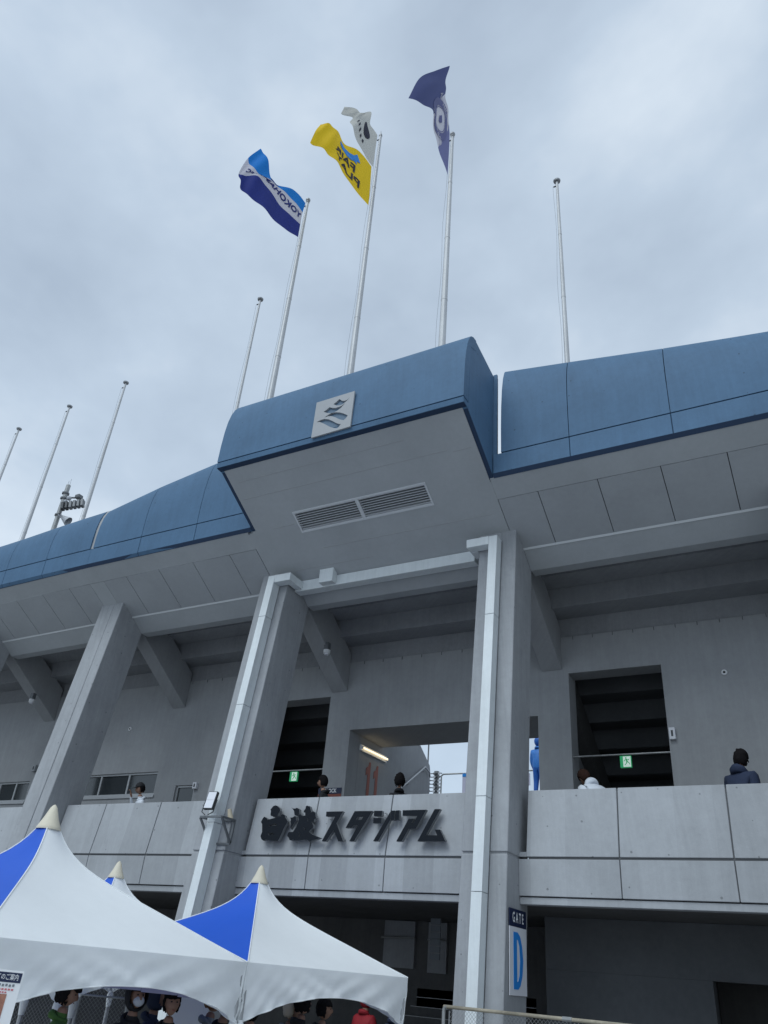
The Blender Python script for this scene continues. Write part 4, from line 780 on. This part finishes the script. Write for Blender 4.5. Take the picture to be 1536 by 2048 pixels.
    # head
    hc = B['hd'][0] + Vector((0, ly * .12 - .01, .115)); HM = Matrix.Translation(hc) @ Matrix.Rotation(head_yaw, 4, 'Z') @ Matrix.Rotation(head_tilt + lean * .6, 4, 'X')
    def hf(v, c):
        d = v - c; yy = d.y / .098; 
        if d.z < 0: d.x *= 1 - .30 * (-d.z / .12); d.y *= 1 - .12 * (-d.z / .12)
        if d.y < 0 and d.z < -.02: d.y += -.010
        if d.y < -.05 and abs(d.x) < .022 and -.045 < d.z < .015: d.y -= .020 * (1 - abs(d.x) / .022)
        if d.y < -.05 and .0 < d.z < .03 and .015 < abs(d.x) < .055: d.y += .010
        return d
    hb = MB(); hb.ball((0, 0, 0), .078, .098, .120, 20, 14, hf)
    for s_ in (-1, 1): hb.ball((s_ * .077, .008, -.01), .012, .022, .032, 8, 6)
    nh = len(hb.f); lp = MB().ball((0, -.098, -.062), .022, .006, .006, 8, 5)
    mb = MB(); mb.v = [Vector(v) for v in vs]; mb.f = list(fs); mb.mi = mi
    mb.cm = 1; mb.add([HM @ Vector(v) for v in hb.v], hb.f); mb.cm = 4; mb.add([HM @ Vector(v) for v in lp.v], lp.f)
    mb.cm = 5
    for s_ in (-1, 1):
        eb = MB().ball((s_ * .031, -.083, .012), .011, .008, .007, 8, 6); mb.add([HM @ Vector(v) for v in eb.v], eb.f)
    T = Matrix.Translation((x, n, hfeet)) @ Matrix.Rotation(ang, 4, 'Z') @ Matrix.Scale(k, 4)
    def out_(m2, nm, mm, par=q, sm=True):
        m2.v = [tuple(T @ Vector(v)) for v in m2.v]; return m2.build(nm, mm, par, smooth=sm)
    body = out_(mb, 'body', [top, skin, legs, 'shoe', 'lip', 'black'])
    rnd = random.Random(hash(label) % 999 if False else len(label) * 7)
    def shell(nm, m_, rx, ry, rz, cut, c=(0, .008, .012), rough=.006, back=None):
        h = MB().ball(c, rx, ry, rz, 24, 16, lambda v, c_: v + Vector((rnd.uniform(-1, 1), rnd.uniform(-1, 1), rnd.uniform(-1, 1))) * rough)
        keep = []
        for f in h.f:
            cc = sum((Vector(h.v[i]) for i in f), Vector()) / len(f)
            if cut(cc): keep.append(f)
        h.f = keep; h.mi = [0] * len(keep); h.v = [tuple(HM @ Vector(v)) for v in h.v]; o_ = out_(h, nm, m_)
        md = o_.modifiers.new('t', 'SOLIDIFY'); md.thickness = .012; md.offset = 1; return o_
    if hairstyle == 'short': shell('hair', hair, .084, .104, .128, lambda c: c.z > .045 or (c.y > -.01 and c.z > -.085))
    elif hairstyle == 'bushy': shell('hair', hair, .098, .115, .145, lambda c: c.z > .05 or (c.y > -.03 and c.z > -.10), rough=.012)
    elif hairstyle == 'long': shell('hair', hair, .090, .108, .132, lambda c: c.z > .05 or (c.y > -.02), rough=.006)
    if hood:
        shell('hood', hood, .112, .125, .150, lambda c: c.y > -.055 or c.z > .10, rough=.004)
    if cap:
        shell('cap', cap, .088, .108, .132, lambda c: c.z > .035, rough=0)
        pk = MB().grid([[(.075 * math.cos(t), -.07 - rr * .11 * math.sin(t) - .01, .055 - .01 * rr) for t in [math.pi * i / 10 for i in range(11)]] for rr in (0, .5, 1)]); pk.v = [tuple(HM @ Vector(v)) for v in pk.v]; out_(pk, 'cap_peak', cap).modifiers.new('t', 'SOLIDIFY').thickness = .006
    if collar:
        Cm = Matrix.Translation(B['nkb'][0] + Vector((0, .012, .012)) ) @ Matrix.Rotation(lean + .25, 4, 'X'); rows = []
        for i in range(25):
            t = 2 * math.pi * i / 24; bk = max(0, math.sin(t)); rr = (.080 + .010 * bk) * (1 + .25 * (bulk - 1)); rows.append([])
            for j in range(9):
                u = 2 * math.pi * j / 8; w_ = (.020 + .012 * bk) * bulk + rnd.uniform(-.003, .003)
                rows[-1].append(tuple(Cm @ Vector(((rr + w_ * math.cos(u)) * math.cos(t), (rr + w_ * math.cos(u)) * math.sin(t), w_ * 1.25 * math.sin(u) + .02 * bk))))
        c_ = MB().grid(rows); o_ = out_(c_, 'collar', top); recalc(o_)
    if mask:
        mk = MB().ball((0, -.065, -.045), .062, .048, .052, 14, 9); mk.v = [tuple(HM @ Vector(v)) for v in mk.v]; out_(mk, 'face_mask', 'mask_white')
    return q
FL = 1.885
person(-14.6, 14.35, FL - .04, -.5, 'man in dark cap and pale shirt touching his face, looking over the left parapet', 'cloth_white', cap='cloth_black', height=1.67, lean=.12, rarm=((-.24, -.08, .10), (-.10, -.20, .56)), head_tilt=.25)
person(-9.46, 14.4, FL - .02, -1.35, 'dark haired person in black facing left above the brush lettering', 'cloth_black', height=1.66, lean=.1)
person(-7.78, 14.5, FL - .02, -2.6, 'person with curly black hair in black, standing in front of the number eleven', 'cloth_black', hairstyle='bushy', height=1.65, head_tilt=.1)
person(-3.60, 14.12, FL - .02, -2.3, 'person with brown hair in white hooded jacket bending behind the right parapet', 'cloth_white', hair='hair_brown', hairstyle='long', height=1.74, lean=.72, head_tilt=.4, puffy=1.7, broad=1.25, bulk=1.7)
person(-1.40, 14.25, FL - .02, 2.6, 'person with messy black hair in navy jacket, back turned, at the right parapet', 'cloth_navy', hairstyle='bushy', height=1.75, lean=.14, puffy=1.6, broad=1.35, bulk=1.9, head_tilt=.15)
person(-.82, 14.3, FL - .1, 1.5, 'dark haired head just showing over the parapet at the right edge', 'cloth_black', height=1.55)
person(-7.37, 22.0, 4.72, 3.0, 'person in blue hooded raincoat and trousers standing in the sky gap beside the right column', 'rain_light', legs='rain_blue', hood='rain_blue', height=1.55, puffy=1.5, broad=1.15)
# people under and around the tents: (px guess baked to metres)
PP = []
def under(i, a, **kw): x, n, h = D['PPL'][i]; f_ = -EY + (.12 if n > 13.0 else 0); person(x, n, f_, a, height=h - f_, **kw)
under(0, 2.2, top='cloth_green', hair='hair_black', hairstyle='bushy', label='person with bushy black hair in green jacket near the chain link panels', head_tilt=.3)
under(1, 1.2, top='cloth_black', hood='cloth_black', mask=True, label='person in black hood and white face mask under the left tent')
under(2, 2.0, top='cloth_navy', hood='cloth_navy', label='person in navy hood beside the white board under the left tent')
under(3, 1.0, top='cloth_black', hair='hair_black', hairstyle='short', label='person with cropped hair and bare face looking out from under the left tent')
under(4, 2.4, top='cloth_grey', hair='hair_ginger', hairstyle='short', label='person with ginger hair and patterned grey scarf under the left tent')
under(5, 1.2, top='cloth_black', hair='hair_black', hairstyle='short', cap='cloth_black', label='person in dark cap and dark coat left of the shared tent leg')
under(6, -2.4, top='cloth_black', hair='hair_black', hairstyle='long', label='person with black hair just right of the shared tent leg')
under(7, 2.2, top='cloth_grey', hair='beige', hairstyle='short', label='person with fair hair behind the black haired person under the right tent')
under(8, 2.8, top='cloth_black', hair='hair_black', hairstyle='bushy', label='person with full black hair seen from behind under the right tent')
under(9, 2.2, top='cloth_black', hair='hair_black', hairstyle='short', label='person with raised hand under the middle of the right tent', rarm=((-.25, -.05, .2), (-.30, -.2, .42)))
under(10, 3.0, top='cloth_red', hood='cloth_red', label='person in dark red hooded raincoat behind the right tent', puffy=1.4)
under(11, 3.0, top='cloth_navy', hair='hair_black', hairstyle='short', label='person in navy jacket near the right tent corner')

# ================= TENTS =================
HE = .065
def tent(cx, cy, w_, phi, hp, label, valance=True):
    q = thing('pagoda_tent', (cx, cy, -EY), label, 'tent', 'blue and white pagoda tents')
    Ht = hp - HE; a = w_ / 2
    cs = [math.radians(phi) + math.pi / 2 * k for k in range(4)]          # azimuth of each panel's normal, from +y clockwise
    def f(s): return .66 * (1 - s) + .36 * math.exp(-s / .1) * (1 - s)
    def pt(az_, s, t, lift=0):
        nx, ny = math.sin(az_), math.cos(az_); tx_, ty = ny, -nx
        sq = Vector((nx + t * tx_, ny + t * ty)) * s * a
        an = t * math.pi / 4; ci = Vector((nx * math.cos(an) + tx_ * math.sin(an), ny * math.cos(an) + ty * math.sin(an))) * s * a * 1.15
        k_ = math.exp(-s / .16); p = sq * (1 - k_) + ci * k_
        sag = .055 * (1 - t * t) * math.sin(math.pi * min(1, s)) * w_ / 3
        wr = .004 * math.sin(23 * t + 9 * s) * max(0, (s - .7) / .3)
        return Vector((cx + p.x, cy + p.y, HE + Ht * f(s) - sag + wr + lift))
    for k_, az_ in enumerate(cs):
        rows = []
        for i in range(29):
            s = .05 + .95 * (i / 28) ** 1.4; rows.append([pt(az_, s, -1 + 2 * j / 24) for j in range(25)])
        m_ = 'tent_white' if k_ % 2 == 1 else 'tent_blue'
        o = MB().grid(rows).build('roof_panel', m_, q, smooth=True); tag(o, label='white roof panel' if k_ % 2 else 'blue roof panel'); recalc(o)
        # seam along the hip
        MB().path([pt(az_, .05 + .95 * (i / 20) ** 1.4, 1, .003) for i in range(21)], .007, 6).build('seam', 'tent_white', q)
        rnd = random.Random(k_ * 7 + int(cx * 10)); phs = [rnd.uniform(0, 6) for _ in range(4)]
        rows = []
        for j in range(9):
            v = j / 8; r_ = []
            for i in range(61):
                t = -1 + i / 30; dep = .27 + .30 * abs(t) ** 2.2
                p = pt(az_, 1, t); out_ = .012 + .05 * v * (1 - t * t) 
                wv = v * (.022 * math.sin(7 * t + 3 * v + phs[0]) + .018 * math.sin(19 * t + 9 * v * (1 if t > 0 else -1) + phs[1]) + .013 * math.sin(43 * t - 14 * v * (1 if t > 0 else -1) + phs[2]) * (.3 + abs(t))) - .03 * v * math.exp(-((abs(t) - 1) / .10) ** 2)
                nx, ny = math.sin(az_), math.cos(az_)
                r_.append(Vector((p.x + nx * (out_ * (1 - t ** 8) + wv), p.y + ny * (out_ * (1 - t ** 8) + wv), HE - dep * v + (.0 if j else .004))))
            rows.append(r_)
        o = MB().grid(rows).build('valance', 'tent_white', q, smooth=True); recalc(o)
        MB().path(rows[-1], .006, 5).build('hem', 'tent_white', q)
    # cap cone
    zc = HE + Ht * f(.05) - .03; tip = hp
    prof_ = [(.118, zc - .012), (.120, zc), (.105, zc + .03), (.07, zc + (tip - zc) * .45), (.035, zc + (tip - zc) * .85), (.018, tip - .012), (.001, tip)]
    rows = [[Vector((cx + r_ * math.cos(t) * w_ / 3, cy + r_ * math.sin(t) * w_ / 3, h)) for t in [2 * math.pi * i / 20 for i in range(20)]] for r_, h in prof_]
    o = MB().grid(rows, close=True).build('peak_cap', 'tent_cap', q, smooth=True); recalc(o)
    for k_ in range(4):
        t = cs[k_] + math.pi / 4; r_ = a * 1.4142 - .06; x, y = cx + r_ * math.sin(t), cy + r_ * math.cos(t)
        MB().tube((x, y, -EY), (x, y, HE), .03, .03, 10).build('leg', 'alu', q)
        MB().tube((x, y, HE - .60), (x, y, HE - .52), .052, .036, 10, caps=False).tube((x, y, HE - .74), (x, y, HE - .60), .034, .052, 10, caps=False).build('tie_bunch', 'tent_white', q, smooth=True)
    mb = MB()
    for k_ in range(4):
        t0, t1 = cs[k_] + math.pi / 4, cs[k_] + 3 * math.pi / 4; r_ = a * 1.4142 - .06
        mb.tube((cx + r_ * math.sin(t0), cy + r_ * math.cos(t0), HE - .05), (cx + r_ * math.sin(t1), cy + r_ * math.cos(t1), HE - .05), .02, .02, 8)
    mb.build('eave_frame', 'alu', q)
tent(-7.18, 9.525, 3.0, 8, 1.25, 'right blue and white pagoda tent in front of the stadium name')
tent(-9.67, 9.32, 3.0, 8, 1.25, 'rear blue and white pagoda tent whose top shows between the other two')
tent(-7.595, 6.195, 3.32, .9, 1.393, 'nearest and largest blue and white pagoda tent at the left')

# ================= FENCES, POSTERS =================
def mesh_panel(q, p0, p1, h0, h1, cell=.055, r_=.0018, nm='wire_mesh'):
    p0, p1 = Vector((*p0, 0)), Vector((*p1, 0)); Lg = (p1 - p0).length; d = (p1 - p0) / Lg; H = h1 - h0; mb = MB(); k = int((Lg + H) / cell) + 1
    for i in range(k):
        for sg_ in (1, -1):
            s0 = i * cell - (H if sg_ == 1 else 0); a = (s0, 0) if sg_ == 1 else (i * cell, 0); b = (s0 + H, H) if sg_ == 1 else (i * cell - H, H)
            (xa, za), (xb, zb) = a, b; 
            def clip(xa, za, xb, zb):
                t0, t1 = 0, 1; dx = xb - xa
                for lo, hi in ((0, Lg),):
                    ta, tb = (lo - xa) / dx, (hi - xa) / dx
                    if ta > tb: ta, tb = tb, ta
                    t0, t1 = max(t0, ta), min(t1, tb)
                return (t0, t1)
            t0, t1 = clip(xa, za, xb, zb)
            if t1 - t0 < .01: continue
            A = p0 + d * (xa + (xb - xa) * t0) + Vector((0, 0, h0 + (zb - za) * t0)); Bp = p0 + d * (xa + (xb - xa) * t1) + Vector((0, 0, h0 + (zb - za) * t1))
            mb.tube(A, Bp, r_, r_, 4, caps=False)
    return mb.build(nm, 'galvanised', q, kind='stuff')
q = thing('chain_link_fence', (-4.5, 10.8, -EY), 'galvanised chain link fence with rusty top rail at the foot of the right column', 'fence')
A = Vector((-5.01, 10.93, -.215)); B_ = Vector((-2.2, 10.47, -.215)); dv = (B_ - A).normalized()
MB().path([A + Vector((0, 0, -.03)) * 0, A + dv * .04, B_], .021, 10).build('top_rail', 'rust', q)
MB().path([Vector((A.x, A.y, -EY)), A + Vector((0, 0, -.05)), A + Vector((.012, 0, -.012)), A + dv * .05], .024, 10).tube(Vector((B_.x, B_.y, -EY)), B_, .024).build('corner_post', 'galvanised', q)
MB().tube(A + dv * 1.68, A + dv * 1.80, .027).build('coupler', 'galvanised', q)
MB().tube(Vector((A.x, A.y, 0)) + dv * .085 + Vector((0, 0, -.26)), Vector((A.x, A.y, -EY)) + dv * .085, .006, n=6).build('tension_bar', 'steel', q)
mesh_panel(q, (A.x + dv.x * .085, A.y + dv.y * .085), (B_.x, B_.y), -EY + .05, -.24, .05, .0019)
q = thing('chain_link_gate', (-8.6, 8.9, -EY), 'chain link gate panels standing under the left tent', 'fence')
mb = MB(); Pg = [(-10.3, 8.6), (-9.35, 8.85), (-8.75, 9.15), (-7.9, 9.6)]
for (xa, ya), (xb, yb) in zip(Pg, Pg[1:]):
    mb.tube((xa, ya, -.22), (xb, yb, -.22), .018).tube((xa, ya, -.45), (xb, yb, -.45), .012)
for xa, ya in Pg: mb.tube((xa, ya, -EY), (xa, ya, -.08), .03)
mb.build('frame', 'galvanised', q)
mesh_panel(q, Pg[0], Pg[1], -EY + .1, -.1, .055, .002); mesh_panel(q, Pg[1], Pg[2], -EY + .1, -.1, .055, .002)
# papers hanging below the eave inside the nearest tent
q = thing('paper_banner', (-7.6, 7.9, -.5), 'row of printed paper sheets hanging inside the nearest tent', 'banner')
a0 = Vector((-7.94, 7.32, 0)); a1 = Vector((-6.35, 7.93, 0)); du = (a1 - a0).normalized(); wS = (a1 - a0).length / 4
for i in range(4):
    c = a0 + du * wS * (i + .5) + Vector((0, 0, -.17 - .012 * i)); MB().obox(c, du * wS * .495, (0, 0, .105), du.cross(Vector((0, 0, 1))) * .002).build('paper_sheet', 'paper_dim', q)
    nrm = du.cross(Vector((0, 0, 1)))
    for j, (ox, oz, wx, wz) in enumerate([(-.35, .03, .12, .045), (.0, .02, .05, .05), (.3, .015, .08, .02)][:3 if i != 3 else 1]):
        MB().obox(c + du * ox * wS + Vector((0, 0, oz)) + nrm * .004, du * wS * wx, (0, 0, wz), nrm * .001).build('printed_mark', 'sign_navy' if j != 1 else 'cloth_grey', q)
q = thing('white_board', (-8.1, 9.7, -1), 'plain white board behind the hooded people under the left tent', 'board')
MB().obox((-8.0, 9.5, -.55), (.26, .07, 0), (.0, .0, .22), (-.003, .01, 0)).build('panel', 'white', q)
MB().tube((-8.0, 9.53, -EY), (-8.0, 9.53, -.6), .015).build('stand', 'alu', q)
# poster at the left edge
q = thing('notice_poster', (-3.95, 3.25, -1.2), 'tall white notice poster with navy header and food photo at the lower left edge', 'poster')
ux = Vector((.076, .092, -.002)).normalized(); uy = Vector((.010, .014, 1)).normalized(); un = ux.cross(uy)
TR = Vector((-3.978, 3.344, -.098))
def pq(dx, dy, w_, h_, m_, nm, d=.0): 
    # dx, dy: offset of the piece's top right corner from the sheet's top right corner
    c = TR - ux * (dx + w_ / 2) - uy * (dy + h_ / 2) + un * d; return MB().obox(c, ux * w_ / 2, uy * h_ / 2, un * .001).build(nm, m_, q)
pq(0, 0, .52, .74, 'white', 'sheet'); pq(.006, .010, .51, .045, 'sign_navy', 'header', .002)
letters(q, 'header_lettering', 'white', 'についてのご案内', TR - ux * .108 - uy * .033, ux, uy, .031, .0035, sx=.72)
for i in range(9): pq(.03 + i * .017, .062 + .002 * (i % 2), .011, .011, 'cloth_grey', 'printed_mark', .002)
for i in range(6): pq(.03 + i * .016, .083, .011, .008, 'poster_red', 'printed_mark', .002)
for i in range(3): pq(.06 + i * .013, .097, .009, .007, 'poster_red', 'printed_mark', .002)
pq(.055, .108, .046, .165, 'poster_photo', 'food_photo', .002); pq(.155, .108, .046, .165, 'poster_photo', 'food_photo', .002)
for i in range(5): pq(.05 + i * .02, .31, .014, .008, 'cloth_grey', 'printed_mark', .002)
MB().tube(TR - ux * .26 + uy * .0 - un * .02 - Vector((0, 0, .02)), TR - ux * .26 - un * .02 - Vector((0, 0, 2.0)), .012).build('stand', 'alu', q)
